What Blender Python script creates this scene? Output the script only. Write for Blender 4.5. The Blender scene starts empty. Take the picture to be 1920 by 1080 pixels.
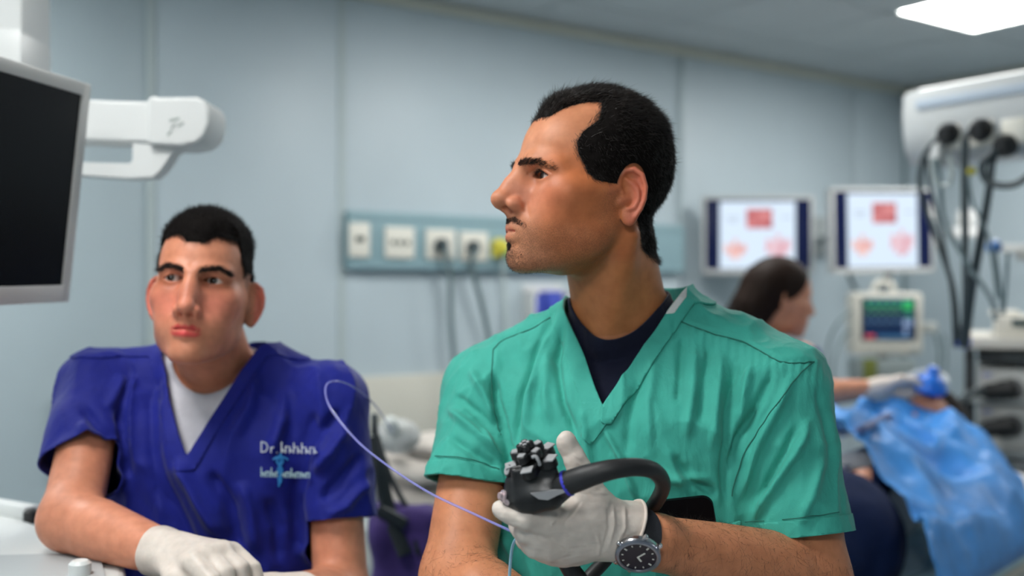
import bpy, bmesh, math, random
import numpy as np
from mathutils import Vector, Matrix, Euler

# ------------------------------------------------------------------ camera, world, lights, exposure
scene = bpy.context.scene
COL = scene.collection
CAM_Z = 1.45
cam_data = bpy.data.cameras.new('camera')
cam_data.lens = 36.0
cam_data.sensor_width = 36.0
cam_data.clip_start = 0.05
cam = bpy.data.objects.new('camera', cam_data)
cam.location = (0.0, 0.0, CAM_Z)
cam.rotation_euler = (math.radians(90), 0, 0)
COL.objects.link(cam)
scene.camera = cam
cam_data.dof.use_dof = True
cam_data.dof.focus_distance = 1.17
cam_data.dof.aperture_fstop = 2.2

world = bpy.data.worlds.new('world')
scene.world = world
world.use_nodes = True
world.node_tree.nodes['Background'].inputs[0].default_value = (0.80, 0.90, 1.0, 1)
world.node_tree.nodes['Background'].inputs[1].default_value = 0.25

scene.view_settings.view_transform = 'Standard'
scene.view_settings.look = 'None'
scene.view_settings.gamma = 1.0
scene.view_settings.use_curve_mapping = False
scene.view_settings.exposure = 0.14
# ceiling lamps: (column from the far right wall, row from the back wall) on the ceiling grid; their light comes from the diffusers; the unseen one behind the viewer is added as front fill
LAMPSET = [(2, 2), (5, 2), (9, 1), (9, 4), (10, 7), (2, 5)]
LAMPLAB = ['bright square ceiling light near the far corner above the pendant rail', 'square ceiling light above the space behind the man in green scrubs',
           'square ceiling light above the man in blue scrubs', 'square ceiling light above the white console', 'added square ceiling light behind the viewer',
           'square ceiling light above the equipment tower']
LAMP_E = 25.0
scene.cycles.max_bounces = 5
scene.cycles.diffuse_bounces = 3
scene.cycles.glossy_bounces = 2
scene.cycles.transmission_bounces = 4
scene.cycles.transparent_max_bounces = 8
scene.cycles.caustics_reflective = False
scene.cycles.caustics_refractive = False
scene.cycles.adaptive_threshold = 0.025
scene.cycles.use_light_tree = False
# ------------------------------------------------------------------ helpers: pixels, materials, meshes
def P(px, py, d):
    """world point at depth d behind pixel (px, py) of the 1920x1080 frame"""
    return ((px - 960) / 1920 * d, d, CAM_Z - (py - 540) / 1920 * d)

def A(*v):
    return np.array(v, dtype=np.float32)

MATS = {}
def mat(name, color=(0.8, 0.8, 0.8), rough=0.5, metal=0.0, emit=None, estr=1.0, spec=0.5, noise=0.0, nscale=40.0,
        bump=0.0, bscale=200.0, coat=0.0, sss=0.0, alpha=1.0, trans=0.0, sheen=0.0, attr=None, ior=1.45, sssr=(1, .35, .2)):
    if name in MATS:
        return MATS[name]
    m = bpy.data.materials.new(name)
    m.use_nodes = True
    nt = m.node_tree
    b = nt.nodes['Principled BSDF']
    I = b.inputs
    I['Base Color'].default_value = (*color, 1)
    I['Roughness'].default_value = rough
    I['Metallic'].default_value = metal
    I['Specular IOR Level'].default_value = spec
    I['IOR'].default_value = ior
    if coat:
        I['Coat Weight'].default_value = coat
        I['Coat Roughness'].default_value = 0.08
    if sheen:
        I['Sheen Weight'].default_value = sheen
        I['Sheen Roughness'].default_value = 0.5
    if sss:
        I['Subsurface Weight'].default_value = sss
        I['Subsurface Radius'].default_value = sssr
        I['Subsurface Scale'].default_value = 0.006
    if trans:
        I['Transmission Weight'].default_value = trans
    if alpha < 1:
        I['Alpha'].default_value = alpha
    if emit is not None:
        I['Emission Color'].default_value = (*emit, 1)
        I['Emission Strength'].default_value = estr
    src = None
    if attr:
        a = nt.nodes.new('ShaderNodeAttribute'); a.attribute_name = attr
        src = a.outputs['Color']
    tc = None
    if noise or bump:
        tc = nt.nodes.new('ShaderNodeTexCoord')
    if noise:
        n = nt.nodes.new('ShaderNodeTexNoise'); n.inputs['Scale'].default_value = nscale
        n.inputs['Detail'].default_value = 4
        nt.links.new(tc.outputs['Object'], n.inputs['Vector'])
        mx = nt.nodes.new('ShaderNodeMix'); mx.data_type = 'RGBA'; mx.blend_type = 'MULTIPLY'
        mr = nt.nodes.new('ShaderNodeMapRange')
        mr.inputs['From Min'].default_value = 0.25; mr.inputs['From Max'].default_value = 0.75
        mr.inputs['To Min'].default_value = 1 - noise; mr.inputs['To Max'].default_value = 1 + noise * 0.5
        nt.links.new(n.outputs['Fac'], mr.inputs['Value'])
        mx.inputs['Factor'].default_value = 1.0
        if src is not None:
            nt.links.new(src, mx.inputs[6])
        else:
            mx.inputs[6].default_value = (*color, 1)
        nt.links.new(mr.outputs['Result'], mx.inputs[7])
        src = mx.outputs[2]
    if src is not None:
        nt.links.new(src, I['Base Color'])
    if bump:
        n2 = nt.nodes.new('ShaderNodeTexNoise'); n2.inputs['Scale'].default_value = bscale
        n2.inputs['Detail'].default_value = 3
        nt.links.new(tc.outputs['Object'], n2.inputs['Vector'])
        bp = nt.nodes.new('ShaderNodeBump'); bp.inputs['Strength'].default_value = bump
        bp.inputs['Distance'].default_value = 0.001
        nt.links.new(n2.outputs['Fac'], bp.inputs['Height'])
        nt.links.new(bp.outputs['Normal'], I['Normal'])
    MATS[name] = m
    return m

def tag(o, label=None, cat=None, group=None, kind=None):
    if label: o['label'] = label
    if cat: o['category'] = cat
    if group: o['group'] = group
    if kind: o['kind'] = kind
    return o

def empty(name, loc=(0, 0, 0), rot=(0, 0, 0)):
    o = bpy.data.objects.new(name, None)
    o.empty_display_size = 0.05
    o.location = loc
    o.rotation_euler = rot
    COL.objects.link(o)
    return o

def link(name, me, material=None, parent=None, smooth=True, world=True):
    o = bpy.data.objects.new(name, me)
    COL.objects.link(o)
    if material is not None:
        me.materials.append(material)
    if parent is not None:
        o.parent = parent
        if world:
            o.matrix_parent_inverse = parent_matrix(parent).inverted()
    if smooth:
        me.shade_smooth()
    return o

def local_matrix(o):
    return Matrix.Translation(o.location) @ o.rotation_euler.to_matrix().to_4x4() @ Matrix.Diagonal((*o.scale, 1))

def parent_matrix(o):
    m = local_matrix(o)
    if o.parent is not None:
        m = parent_matrix(o.parent) @ o.matrix_parent_inverse @ m
    return m

def np_mesh(name, V, F, cols=None):
    """V (n,3), F (m,3|4) arrays -> mesh"""
    me = bpy.data.meshes.new(name)
    V = np.ascontiguousarray(V, dtype=np.float32)
    F = np.ascontiguousarray(F, dtype=np.int32)
    k = F.shape[1]
    me.vertices.add(len(V)); me.vertices.foreach_set('co', V.ravel())
    me.loops.add(F.size); me.loops.foreach_set('vertex_index', F.ravel())
    me.polygons.add(len(F))
    me.polygons.foreach_set('loop_start', np.arange(0, F.size, k, dtype=np.int32))
    me.update(calc_edges=True)
    me.validate()
    if cols is not None:
        for nm, c in cols.items():
            at = me.attributes.new(nm, 'FLOAT_COLOR', 'POINT')
            c4 = np.ones((len(V), 4), dtype=np.float32); c4[:, :3] = c
            at.data.foreach_set('color', c4.ravel())
    return me

def np_obj(name, V, F, material, parent=None, cols=None, smooth=True, solid=0.0, world=True):
    o = link(name, np_mesh(name, V, F, cols), material, parent, smooth, world)
    if solid:
        md = o.modifiers.new('solidify', 'SOLIDIFY'); md.thickness = solid; md.offset = -1
    return o

class MB:
    """collects boxes, tubes, lathes ... into one mesh"""
    def __init__(self):
        self.v = []; self.f = []
    def add(self, vs, fs):
        n = len(self.v)
        self.v += [tuple(v) for v in vs]
        self.f += [tuple(i + n for i in f) for f in fs]
        return self
    def box(self, c, s, rot=None, bev=0.0):
        """bevelled box: centre c, full size s, optional 3x3/Euler rotation"""
        hx, hy, hz = s[0] / 2, s[1] / 2, s[2] / 2
        b = min(bev, hx * .95, hy * .95, hz * .95)
        R = rot.to_matrix() if isinstance(rot, Euler) else rot
        C = Vector(c)
        bm = bmesh.new()
        bmesh.ops.create_cube(bm, size=1.0)
        for v in bm.verts:
            v.co = Vector((v.co.x * 2 * hx, v.co.y * 2 * hy, v.co.z * 2 * hz))
        if b > 0:
            bmesh.ops.bevel(bm, geom=list(bm.edges), offset=b, segments=2, affect='EDGES', profile=0.6)
        vs = []
        for i, v in enumerate(bm.verts):
            v.index = i
            p = R @ v.co if R is not None else v.co
            vs.append(p + C)
        fs = [[v.index for v in f.verts] for f in bm.faces]
        bm.free()
        return self.add(vs, fs)
    def prism(self, pts, d0, d1, axes):
        """polygon pts (2D) extruded between d0 and d1; axes = (origin, u, v, n)"""
        o, u, v, n = [Vector(a) for a in axes]
        k = len(pts)
        vs = [o + u * a + v * b + n * d0 for a, b in pts] + [o + u * a + v * b + n * d1 for a, b in pts]
        fs = [list(range(k))[::-1], list(range(k, 2 * k))] + [[i, (i + 1) % k, k + (i + 1) % k, k + i] for i in range(k)]
        return self.add(vs, fs)
    def tube(self, path, r, n=10, cap=True, flat=1.0):
        path = [Vector(p) for p in path]
        m = len(path)
        rr = r if isinstance(r, (list, tuple, np.ndarray)) else [r] * m
        vs, fs = [], []
        prev = None
        for i, p in enumerate(path):
            t = (path[min(i + 1, m - 1)] - path[max(i - 1, 0)]).normalized()
            if prev is None:
                a = Vector((0, 0, 1)) if abs(t.z) < .9 else Vector((1, 0, 0))
                u = t.cross(a).normalized()
            else:
                u = (prev - t * prev.dot(t)).normalized()
            prev = u
            w = t.cross(u)
            for k in range(n):
                an = 2 * math.pi * k / n
                vs.append(p + u * (math.cos(an) * rr[i]) + w * (math.sin(an) * rr[i] * flat))
        for i in range(m - 1):
            for k in range(n):
                k2 = (k + 1) % n
                fs.append([i * n + k, i * n + k2, (i + 1) * n + k2, (i + 1) * n + k])
        if cap:
            fs.append(list(range(n))[::-1]); fs.append([(m - 1) * n + k for k in range(n)])
        return self.add(vs, fs)
    def lathe(self, prof, c, axis=(0, 0, 1), n=28, cap=True):
        """prof: list of (radius, height along axis)"""
        ax = Vector(axis).normalized()
        a = Vector((0, 0, 1)) if abs(ax.z) < .9 else Vector((1, 0, 0))
        u = ax.cross(a).normalized(); w = ax.cross(u)
        C = Vector(c)
        vs, fs = [], []
        for r, h in prof:
            for k in range(n):
                an = 2 * math.pi * k / n
                vs.append(C + ax * h + u * (math.cos(an) * r) + w * (math.sin(an) * r))
        for i in range(len(prof) - 1):
            for k in range(n):
                k2 = (k + 1) % n
                fs.append([i * n + k, (i + 1) * n + k, (i + 1) * n + k2, i * n + k2])
        if cap:
            fs.append(list(range(n))); fs.append([(len(prof) - 1) * n + k for k in range(n)][::-1])
        return self.add(vs, fs)
    def build(self, name, material, parent=None, smooth=True, angle=35, world=True):
        me = bpy.data.meshes.new(name)
        me.from_pydata(self.v, [], self.f)
        me.update()
        bm = bmesh.new(); bm.from_mesh(me)
        bmesh.ops.recalc_face_normals(bm, faces=bm.faces)
        bm.to_mesh(me); bm.free()
        o = link(name, me, material, parent, False, world)
        if smooth:
            me.shade_smooth()
            try:
                me.set_sharp_from_angle(angle=math.radians(angle))
            except Exception:
                pass
        return o

def spline(pts, n=12):
    """Catmull-Rom through pts, n samples per span"""
    pts = [np.array(p, dtype=float) for p in pts]
    q = [2 * pts[0] - pts[1]] + pts + [2 * pts[-1] - pts[-2]]
    out = []
    for i in range(1, len(q) - 2):
        for k in range(n):
            t = k / n
            a, b, c, d = q[i - 1], q[i], q[i + 1], q[i + 2]
            out.append(.5 * ((2 * b) + (-a + c) * t + (2 * a - 5 * b + 4 * c - d) * t * t + (-a + 3 * b - 3 * c + d) * t ** 3))
    out.append(pts[-1])
    return [tuple(p) for p in out]

# ------------------------------------------------------------------ signed distance modelling (numpy)
def smin(a, b, k):
    h = np.clip(.5 + .5 * (b - a) / k, 0, 1)
    return b + (a - b) * h - k * h * (1 - h)
def smax(a, b, k):
    return -smin(-a, -b, k)
def ell(p, c, r):
    q = p - A(*c); r = A(*r)
    a = q / r
    k0 = np.sqrt((a * a).sum(1)); a = a / r
    k1 = np.sqrt((a * a).sum(1)) + 1e-9
    return k0 * (k0 - 1) / k1
def sph(p, c, r):
    q = p - A(*c)
    return np.sqrt((q * q).sum(1)) - r
def cone(p, a, b, r1, r2):
    a = A(*a); ab = A(*b) - a
    q = p - a
    t = np.clip(q @ ab / float(ab @ ab), 0, 1)
    q = q - t[:, None] * ab
    return np.sqrt((q * q).sum(1)) - (r1 + (r2 - r1) * t)
def chain(p, pts, rs, k=0.0):
    d = None
    for i in range(len(pts) - 1):
        e = cone(p, pts[i], pts[i + 1], rs[i], rs[i + 1])
        d = e if d is None else (np.minimum(d, e) if k == 0 else smin(d, e, k))
    return d
def rbox(p, c, h, r):
    q = np.abs(p - A(*c)) - (A(*h) - r)
    return np.sqrt((np.maximum(q, 0) ** 2).sum(1)) + np.minimum(q.max(1), 0) - r
def pline(p, pts):
    """distance to a polyline"""
    return chain(p, pts, [0.0] * len(pts))
def pline2(u, v, pts):
    """2-D distance to a polyline, and parameter 0..1 along it"""
    best = np.full(u.shape, 1e9, dtype=np.float32); par = np.zeros_like(best)
    L = [0.0]
    for i in range(len(pts) - 1):
        L.append(L[-1] + math.dist(pts[i], pts[i + 1]))
    for i in range(len(pts) - 1):
        a0, a1 = pts[i]; b0, b1 = pts[i + 1]
        d0, d1 = b0 - a0, b1 - a1
        t = np.clip(((u - a0) * d0 + (v - a1) * d1) / (d0 * d0 + d1 * d1), 0, 1)
        d = np.hypot(u - a0 - t * d0, v - a1 - t * d1)
        m = d < best
        best = np.where(m, d, best)
        par = np.where(m, (L[i] + t * (L[i + 1] - L[i])) / L[-1], par)
    return best, par
def sstep(x, a, b):
    t = np.clip((x - a) / (b - a), 0, 1)
    return t * t * (3 - 2 * t)

_rng0 = np.random.RandomState(7)
_NT = _rng0.rand(64, 64, 64).astype(np.float32)
def vnoise(p, s):
    """smooth value noise in 0..1 at frequency s"""
    q = p * s
    i = np.floor(q).astype(np.int64); f = (q - i).astype(np.float32); f = f * f * (3 - 2 * f)
    i = i & 63; j = (i + 1) & 63
    x0, y0, z0 = i.T; x1, y1, z1 = j.T
    fx, fy, fz = f.T
    def L(a, b, t): return a + (b - a) * t
    return L(L(L(_NT[x0, y0, z0], _NT[x1, y0, z0], fx), L(_NT[x0, y1, z0], _NT[x1, y1, z0], fx), fy),
             L(L(_NT[x0, y0, z1], _NT[x1, y0, z1], fx), L(_NT[x0, y1, z1], _NT[x1, y1, z1], fx), fy), fz)

def axis_grid(lo, hi, h, fine=None):
    """grid coordinates from lo to hi with step h; fine = (a, b, hf): finer step between a and b"""
    if fine is None:
        return np.arange(lo, hi + h, h, dtype=np.float32)
    a, b, hf = fine
    a = max(a, lo); b = min(b, hi)
    parts = []
    if a > lo: parts.append(np.linspace(lo, a, max(int(round((a - lo) / h)), 1), endpoint=False))
    parts.append(np.arange(a, b, hf))
    if hi > b: parts.append(np.linspace(b, hi, max(int(round((hi - b) / h)), 1) + 1))
    return np.concatenate(parts).astype(np.float32)

def ev(f, p, n=120000):
    out = np.empty(len(p), dtype=np.float32)
    for i in range(0, len(p), n):
        out[i:i + n] = f(p[i:i + n])
    return out

def surface(f, xs, ys, zs, project=2, B=4):
    """zero surface of f on a rectilinear grid (sparse surface nets), quads, outward normals"""
    nx, ny, nz = len(xs), len(ys), len(zs)
    bx, by, bz = [int(math.ceil((n - 1) / B)) for n in (nx, ny, nz)]
    def cen(a, nb):
        i0 = np.arange(nb) * B; i1 = np.minimum(i0 + B, len(a) - 1)
        return (a[i0] + a[i1]) / 2, (a[i1] - a[i0]) / 2
    cx, hx = cen(xs, bx); cy, hy = cen(ys, by); cz, hz = cen(zs, bz)
    G = np.stack(np.meshgrid(cx, cy, cz, indexing='ij'), -1).reshape(-1, 3).astype(np.float32)
    R = np.sqrt(hx[:, None, None] ** 2 + hy[None, :, None] ** 2 + hz[None, None, :] ** 2)
    cv = ev(f, G).reshape(bx, by, bz)
    keep = np.abs(cv) < R * 1.5 + 0.004
    val = np.repeat(np.repeat(np.repeat(cv, B, 0), B, 1), B, 2)[:nx, :ny, :nz]
    pad = [(0, nx - val.shape[0]), (0, ny - val.shape[1]), (0, nz - val.shape[2])]
    val = np.ascontiguousarray(np.pad(val, pad, mode='edge'))
    km = np.zeros((nx, ny, nz), bool)
    ku = np.repeat(np.repeat(np.repeat(keep, B, 0), B, 1), B, 2)[:nx, :ny, :nz]
    a, b, c = ku.shape
    for dx in (0, 1):
        for dy in (0, 1):
            for dz in (0, 1):
                s = ku[:min(a, nx - dx), :min(b, ny - dy), :min(c, nz - dz)]
                km[dx:dx + s.shape[0], dy:dy + s.shape[1], dz:dz + s.shape[2]] |= s
    ii = np.nonzero(km)
    pts = np.stack([xs[ii[0]], ys[ii[1]], zs[ii[2]]], 1)
    val[ii] = ev(f, pts)
    S = val < 0
    # active cells
    any_ = np.zeros((nx - 1, ny - 1, nz - 1), bool); all_ = np.ones_like(any_)
    for dx in (0, 1):
        for dy in (0, 1):
            for dz in (0, 1):
                s = S[dx:nx - 1 + dx, dy:ny - 1 + dy, dz:nz - 1 + dz]
                any_ |= s; all_ &= s
    act = any_ & ~all_
    ci = np.nonzero(act)
    idx = np.full(act.shape, -1, dtype=np.int32)
    idx[ci] = np.arange(len(ci[0]))
    acc = np.zeros((len(ci[0]), 3), np.float32); cnt = np.zeros(len(ci[0]), np.float32)
    X = [xs, ys, zs]
    for ax in range(3):
        o1, o2 = [k for k in range(3) if k != ax]
        for d1 in (0, 1):
            for d2 in (0, 1):
                n0 = [ci[0], ci[1], ci[2]]; n0[o1] = n0[o1] + d1; n0[o2] = n0[o2] + d2
                n1 = list(n0); n1[ax] = n1[ax] + 1
                v0 = val[tuple(n0)]; v1 = val[tuple(n1)]
                m = (v0 < 0) != (v1 < 0)
                t = np.where(m, v0 / np.where(m, v0 - v1, 1), 0)
                pt = np.stack([X[k][n0[k]] for k in range(3)], 1)
                pt[:, ax] += t * (X[ax][n1[ax]] - X[ax][n0[ax]])
                acc += pt * m[:, None]; cnt += m
    V = acc / np.maximum(cnt, 1)[:, None]
    quads = []
    for ax in range(3):
        o1, o2 = [(1, 2), (2, 0), (0, 1)][ax]
        sl0 = [slice(None)] * 3; sl1 = [slice(None)] * 3
        sl0[ax] = slice(0, -1); sl1[ax] = slice(1, None)
        s0 = S[tuple(sl0)]; s1 = S[tuple(sl1)]
        e = np.nonzero(s0 != s1)
        n = [nx, ny, nz]
        ok = (e[o1] > 0) & (e[o2] > 0) & (e[o1] < n[o1] - 1) & (e[o2] < n[o2] - 1)
        e = [k[ok] for k in e]
        flip = s0[tuple(e)]
        q = []
        for d1, d2 in ((0, 0), (-1, 0), (-1, -1), (0, -1)):
            g = list(e); g[o1] = g[o1] + d1; g[o2] = g[o2] + d2
            q.append(idx[tuple(g)])
        q = np.stack(q, 1)
        q[~flip] = q[~flip][:, ::-1]
        quads.append(q)
    Q = np.concatenate(quads)
    Q = Q[(Q >= 0).all(1)]
    for _ in range(project):
        g, d = grad(f, V)
        V = V - np.clip(d, -.003, .003)[:, None] * g
    return V, Q

def grad(f, V, e=0.0006):
    d = ev(f, V)
    g = np.empty_like(V)
    for k in range(3):
        o = np.zeros(3, np.float32); o[k] = e
        g[:, k] = ev(f, V + o) - ev(f, V - o)
    g /= (np.linalg.norm(g, axis=1, keepdims=True) + 1e-9)
    return g, d

def vnormals(V, F):
    n = np.zeros_like(V)
    a, b, c = V[F[:, 0]], V[F[:, 1]], V[F[:, 2]]
    if F.shape[1] == 4:
        fn = np.cross(c - a, V[F[:, 3]] - b)
    else:
        fn = np.cross(b - a, c - a)
    for k in range(F.shape[1]):
        np.add.at(n, F[:, k], fn)
    return n / (np.linalg.norm(n, axis=1, keepdims=True) + 1e-12)

def tri(F):
    return F if F.shape[1] == 3 else np.concatenate([F[:, [0, 1, 2]], F[:, [0, 2, 3]]])

def clip(V, F, s, extra=()):
    """keep the part of the mesh where the vertex scalar s > 0; extra: vertex arrays carried along"""
    F = tri(F)
    ins = s > 0
    k = ins[F].sum(1)
    full = F[k == 3]
    newV = [V]; newE = [[e] for e in extra]
    out = [full]
    base = len(V)
    cache = {}
    def cross(i, j):
        t = s[i] / (s[i] - s[j])
        return t
    pend_a, pend_b = [], []
    def vid(i, j):
        key = (i, j) if i < j else (j, i)
        r = cache.get(key)
        if r is None:
            r = base + len(pend_a)
            cache[key] = r
            pend_a.append(key[0]); pend_b.append(key[1])
        return r
    tris = []
    for t in F[(k == 1) | (k == 2)].tolist():
        f = [bool(ins[v]) for v in t]
        if sum(f) == 1:
            q = f.index(True); a, b, c = t[q], t[(q + 1) % 3], t[(q + 2) % 3]
            tris.append((a, vid(a, b), vid(a, c)))
        else:
            q = f.index(False); a, b, c = t[q], t[(q + 1) % 3], t[(q + 2) % 3]
            x, y = vid(a, b), vid(a, c)
            tris.append((x, b, c)); tris.append((x, c, y))
    if tris:
        out.append(np.array(tris, dtype=np.int64))
        ia = np.array(pend_a); ib = np.array(pend_b)
        t = (s[ia] / (s[ia] - s[ib]))
        newV.append(V[ia] + (V[ib] - V[ia]) * t[:, None])
        for e, src in zip(newE, extra):
            tt = t if src.ndim == 1 else t[:, None]
            e.append(src[ia] + (src[ib] - src[ia]) * tt)
    V2 = np.concatenate(newV); F2 = np.concatenate(out)
    used = np.zeros(len(V2), bool); used[F2.ravel()] = True
    rm = np.cumsum(used) - 1
    res = [V2[used], rm[F2]]
    for e in newE:
        res.append(np.concatenate(e)[used])
    return res

def biggest_piece(V, F, *extra):
    """keep only the largest connected piece"""
    lab = np.arange(len(V))
    while True:
        m = lab[F].min(1)
        new = lab.copy()
        for k in range(F.shape[1]):
            np.minimum.at(new, F[:, k], m)
        if (new == lab).all(): break
        lab = new
    c = np.bincount(lab[F[:, 0]], minlength=len(V)).argmax()
    F2 = F[lab[F[:, 0]] == c]
    used = np.zeros(len(V), bool); used[F2.ravel()] = True
    rm = np.cumsum(used) - 1
    return [V[used], rm[F2]] + [e[used] for e in extra]

def strands(name, roots, dirs, lens, width, material, parent, rng, curl=0.3, bend=None, seg=3, kind=None):
    """hair: tapering three-sided strands"""
    n = len(roots)
    dirs = dirs / (np.linalg.norm(dirs, axis=1, keepdims=True) + 1e-9)
    side = np.cross(dirs, rng.normal(size=(n, 3))); side /= (np.linalg.norm(side, axis=1, keepdims=True) + 1e-9)
    up = np.cross(dirs, side)
    b = rng.normal(size=(n, 3)) * curl if bend is None else bend + rng.normal(size=(n, 3)) * curl
    V = np.empty((n, seg * 3 + 1, 3), np.float32)
    for i in range(seg + 1):
        t = i / seg
        c = roots + dirs * (lens * t)[:, None] + b * (lens * t * t)[:, None]
        if i == seg:
            V[:, -1] = c
        else:
            w = width * (1 - .6 * t)
            for k in range(3):
                an = 2.0944 * k
                V[:, i * 3 + k] = c + side * (math.cos(an) * w) + up * (math.sin(an) * w)
    T = []
    for i in range(seg - 1):
        for k in range(3):
            k2 = (k + 1) % 3
            T += [(i * 3 + k, i * 3 + k2, i * 3 + 3 + k2), (i * 3 + k, i * 3 + 3 + k2, i * 3 + 3 + k)]
    for k in range(3):
        T.append(((seg - 1) * 3 + k, (seg - 1) * 3 + (k + 1) % 3, seg * 3))
    T = np.array(T)
    F = (T[None] + (np.arange(n) * (seg * 3 + 1))[:, None, None]).reshape(-1, 3)
    o = np_obj(name, V.reshape(-1, 3), F, material, parent)
    return o

def sample_faces(V, F, w, n, rng):
    """n random points on faces weighted by area * per-vertex weight w; returns points, face vertex ids, barycentrics"""
    T = tri(F)
    ar = np.linalg.norm(np.cross(V[T[:, 1]] - V[T[:, 0]], V[T[:, 2]] - V[T[:, 0]]), axis=1) * w[T].mean(1)
    pick = np.searchsorted(np.cumsum(ar) / ar.sum(), rng.rand(n))
    pick = np.minimum(pick, len(T) - 1)
    r1 = np.sqrt(rng.rand(n)); r2 = rng.rand(n)
    bc = np.stack([1 - r1, r1 * (1 - r2), r1 * r2], 1)
    t = T[pick]
    return (V[t] * bc[:, :, None]).sum(1), t, bc
# ------------------------------------------------------------------ the room
CORNER = (2.45, 6.40)                       # far corner of the room
WD = Vector((.825, .565, 0)).normalized()   # along the back wall, to the right
WN = Vector((WD.y, -WD.x, 0))               # out of the back wall into the room
CEIL = 2.70
YAW = math.atan2(WD.y, WD.x)
def W(t, n=0.0, z=0.0):
    """point: t metres along the back wall (negative = toward the left), n metres out of it, height z"""
    return Vector((CORNER[0], CORNER[1], 0)) + WD * t + WN * n + Vector((0, 0, z))
def wall_t(px, n=0.0):
    """where the vertical plane through pixel column px meets the back wall (offset n)"""
    k = (px - 960) / 1920
    ox, oy = CORNER[0] + WN.x * n, CORNER[1] + WN.y * n
    return (k * oy - ox) / (WD.x - k * WD.y)
def wall_z(px, py, n=0.0):
    d = W(wall_t(px, n), n).y
    return CAM_Z - (py - 540) / 1920 * d
RZ = Euler((0, 0, YAW))
def wbox(mb, t0, t1, n0, n1, z0, z1, bev=0.0):
    """box in wall coordinates"""
    c = W((t0 + t1) / 2, (n0 + n1) / 2, (z0 + z1) / 2)
    return mb.box(c, (abs(t1 - t0), abs(n1 - n0), abs(z1 - z0)), RZ, bev)

WALLM = mat('wall_panel', (.47, .550, .590), .42, noise=.04, nscale=3, spec=.4)
WALLM2 = mat('wall_panel_b', (.415, .495, .530), .42, noise=.04, nscale=3, spec=.4)
TRIMM = mat('cream_trim', (.58, .58, .50), .5)
CEILM = mat('ceiling_panel', (.50, .535, .545), .6, noise=.04, nscale=4)
DARKJ = mat('panel_joint', (.20, .27, .29), .7)
GREYJ = mat('pale_joint', (.43, .50, .505), .6)

L0 = -6.9
wb = wbox(MB(), L0, 0.15, -.12, -.02, 0, CEIL + .05).build('wall_back', DARKJ, smooth=False)
tag(wb, 'pale blue back wall of tall panels', kind='structure')
edges = [L0, wall_t(-160), wall_t(283), wall_t(640), wall_t(1278), wall_t(1600), 0.0]
for i in range(len(edges) - 1):
    g = .006
    m_ = WALLM2 if i in (1,) else WALLM
    nn_ = -.006 if i in (1,) else 0.0
    wbox(MB(), edges[i] + g, edges[i + 1] - g, -.02, nn_, 0.02, CEIL, .003).build('panel', m_, wb)
for i in (2, 3):
    wbox(MB(), edges[i] - .014, edges[i] + .014, -.02, .006, 0.02, CEIL, .002).build('joint_strip', GREYJ, wb)
# right wall (perpendicular), the wall behind the camera and the left wall close the room
def rwbox(mb, a0, a1, t0, t1, z0, z1, bev=0):
    """box along the right wall: a = metres out of the back wall, t = metres beyond the corner"""
    return wbox(mb, t0, t1, a0, a1, z0, z1, bev)
wr_ = rwbox(MB(), -.1, 7.2, .02, .12, 0, CEIL + .05).build('wall_right', DARKJ, smooth=False)
tag(wr_, 'pale blue wall meeting the far corner', kind='structure')
for a0, a1 in ((0.0, 1.35), (1.35, 2.7), (2.7, 4.05), (4.05, 5.4), (5.4, 7.0)):
    rwbox(MB(), a0 + .006, a1 - .006, 0, .02, .02, CEIL, .003).build('panel', WALLM, wr_)
wf = wbox(MB(), L0, .1, 7.0, 7.1, 0, CEIL + .05).build('wall_front', WALLM, smooth=False)
tag(wf, 'pale blue wall behind the viewer', kind='structure')
wl = wbox(MB(), L0 - .1, L0, -.1, 7.1, 0, CEIL + .05).build('wall_left', WALLM, smooth=False)
tag(wl, 'pale blue side wall', kind='structure')
fl = wbox(MB(), L0, .1, -.1, 7.1, -.1, 0).build('floor', mat('vinyl_floor', (.30, .34, .36), .35, noise=.1, nscale=6), smooth=False)
tag(fl, 'grey blue vinyl floor', kind='structure')
# ceiling: square panels with fine joints, some of them lamps
ce = wbox(MB(), L0, .1, -.1, 7.1, CEIL + .012, CEIL + .1).build('ceiling', mat('ceiling_joint', (.20, .23, .24), .7), smooth=False)
tag(ce, 'grey ceiling of square metal panels', kind='structure')
T0, TS = -.29, .66
cols = [(0.0, T0)] + [(T0 - i * TS, T0 - (i + 1) * TS) for i in range(11)]
rows = [(0.0, .37)] + [(.37 + i * TS, .37 + (i + 1) * TS) for i in range(11)]
LAMPS = []
for ti, (a, b) in enumerate(cols):
    for ri, (c, d) in enumerate(rows):
        if d > 7.0: d = 7.0
        if c >= 7.0: continue
        if (ti, ri) in LAMPSET:
            continue
        b2 = max(b, L0)
        if a - b2 < .05: continue
        wbox(MB(), b2 + .005, a - .005, c + .005, d - .005, CEIL, CEIL + .02, .003).build('panel', CEILM, ce)
# crown trim
for nm, args in (('trim_1', (L0, 0, 0, .035, CEIL - .045, CEIL - .002)), ):
    o = wbox(MB(), *args, .006).build(nm, TRIMM); tag(o, 'cream cornice strip along the back wall', kind='structure')
o = rwbox(MB(), .035, 7.0, -.035, 0, CEIL - .045, CEIL - .002, .006).build('trim_2', TRIMM); tag(o, 'cream cornice strip along the far right wall', kind='structure')
o = wbox(MB(), -.018, .0, 0, .018, 0, CEIL - .045).build('trim_3', DARKJ); tag(o, 'dark joint strip in the room corner', kind='structure')
# bumper board along the back wall
zb = wall_z(750, 703)
o = wbox(MB(), wall_t(107), wall_t(1300), 0, .03, zb - .28, zb, .008).build('trim_4', mat('bumper_cream', (.60, .585, .51), .5)); tag(o, 'cream bumper board along the back wall', kind='structure')
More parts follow.
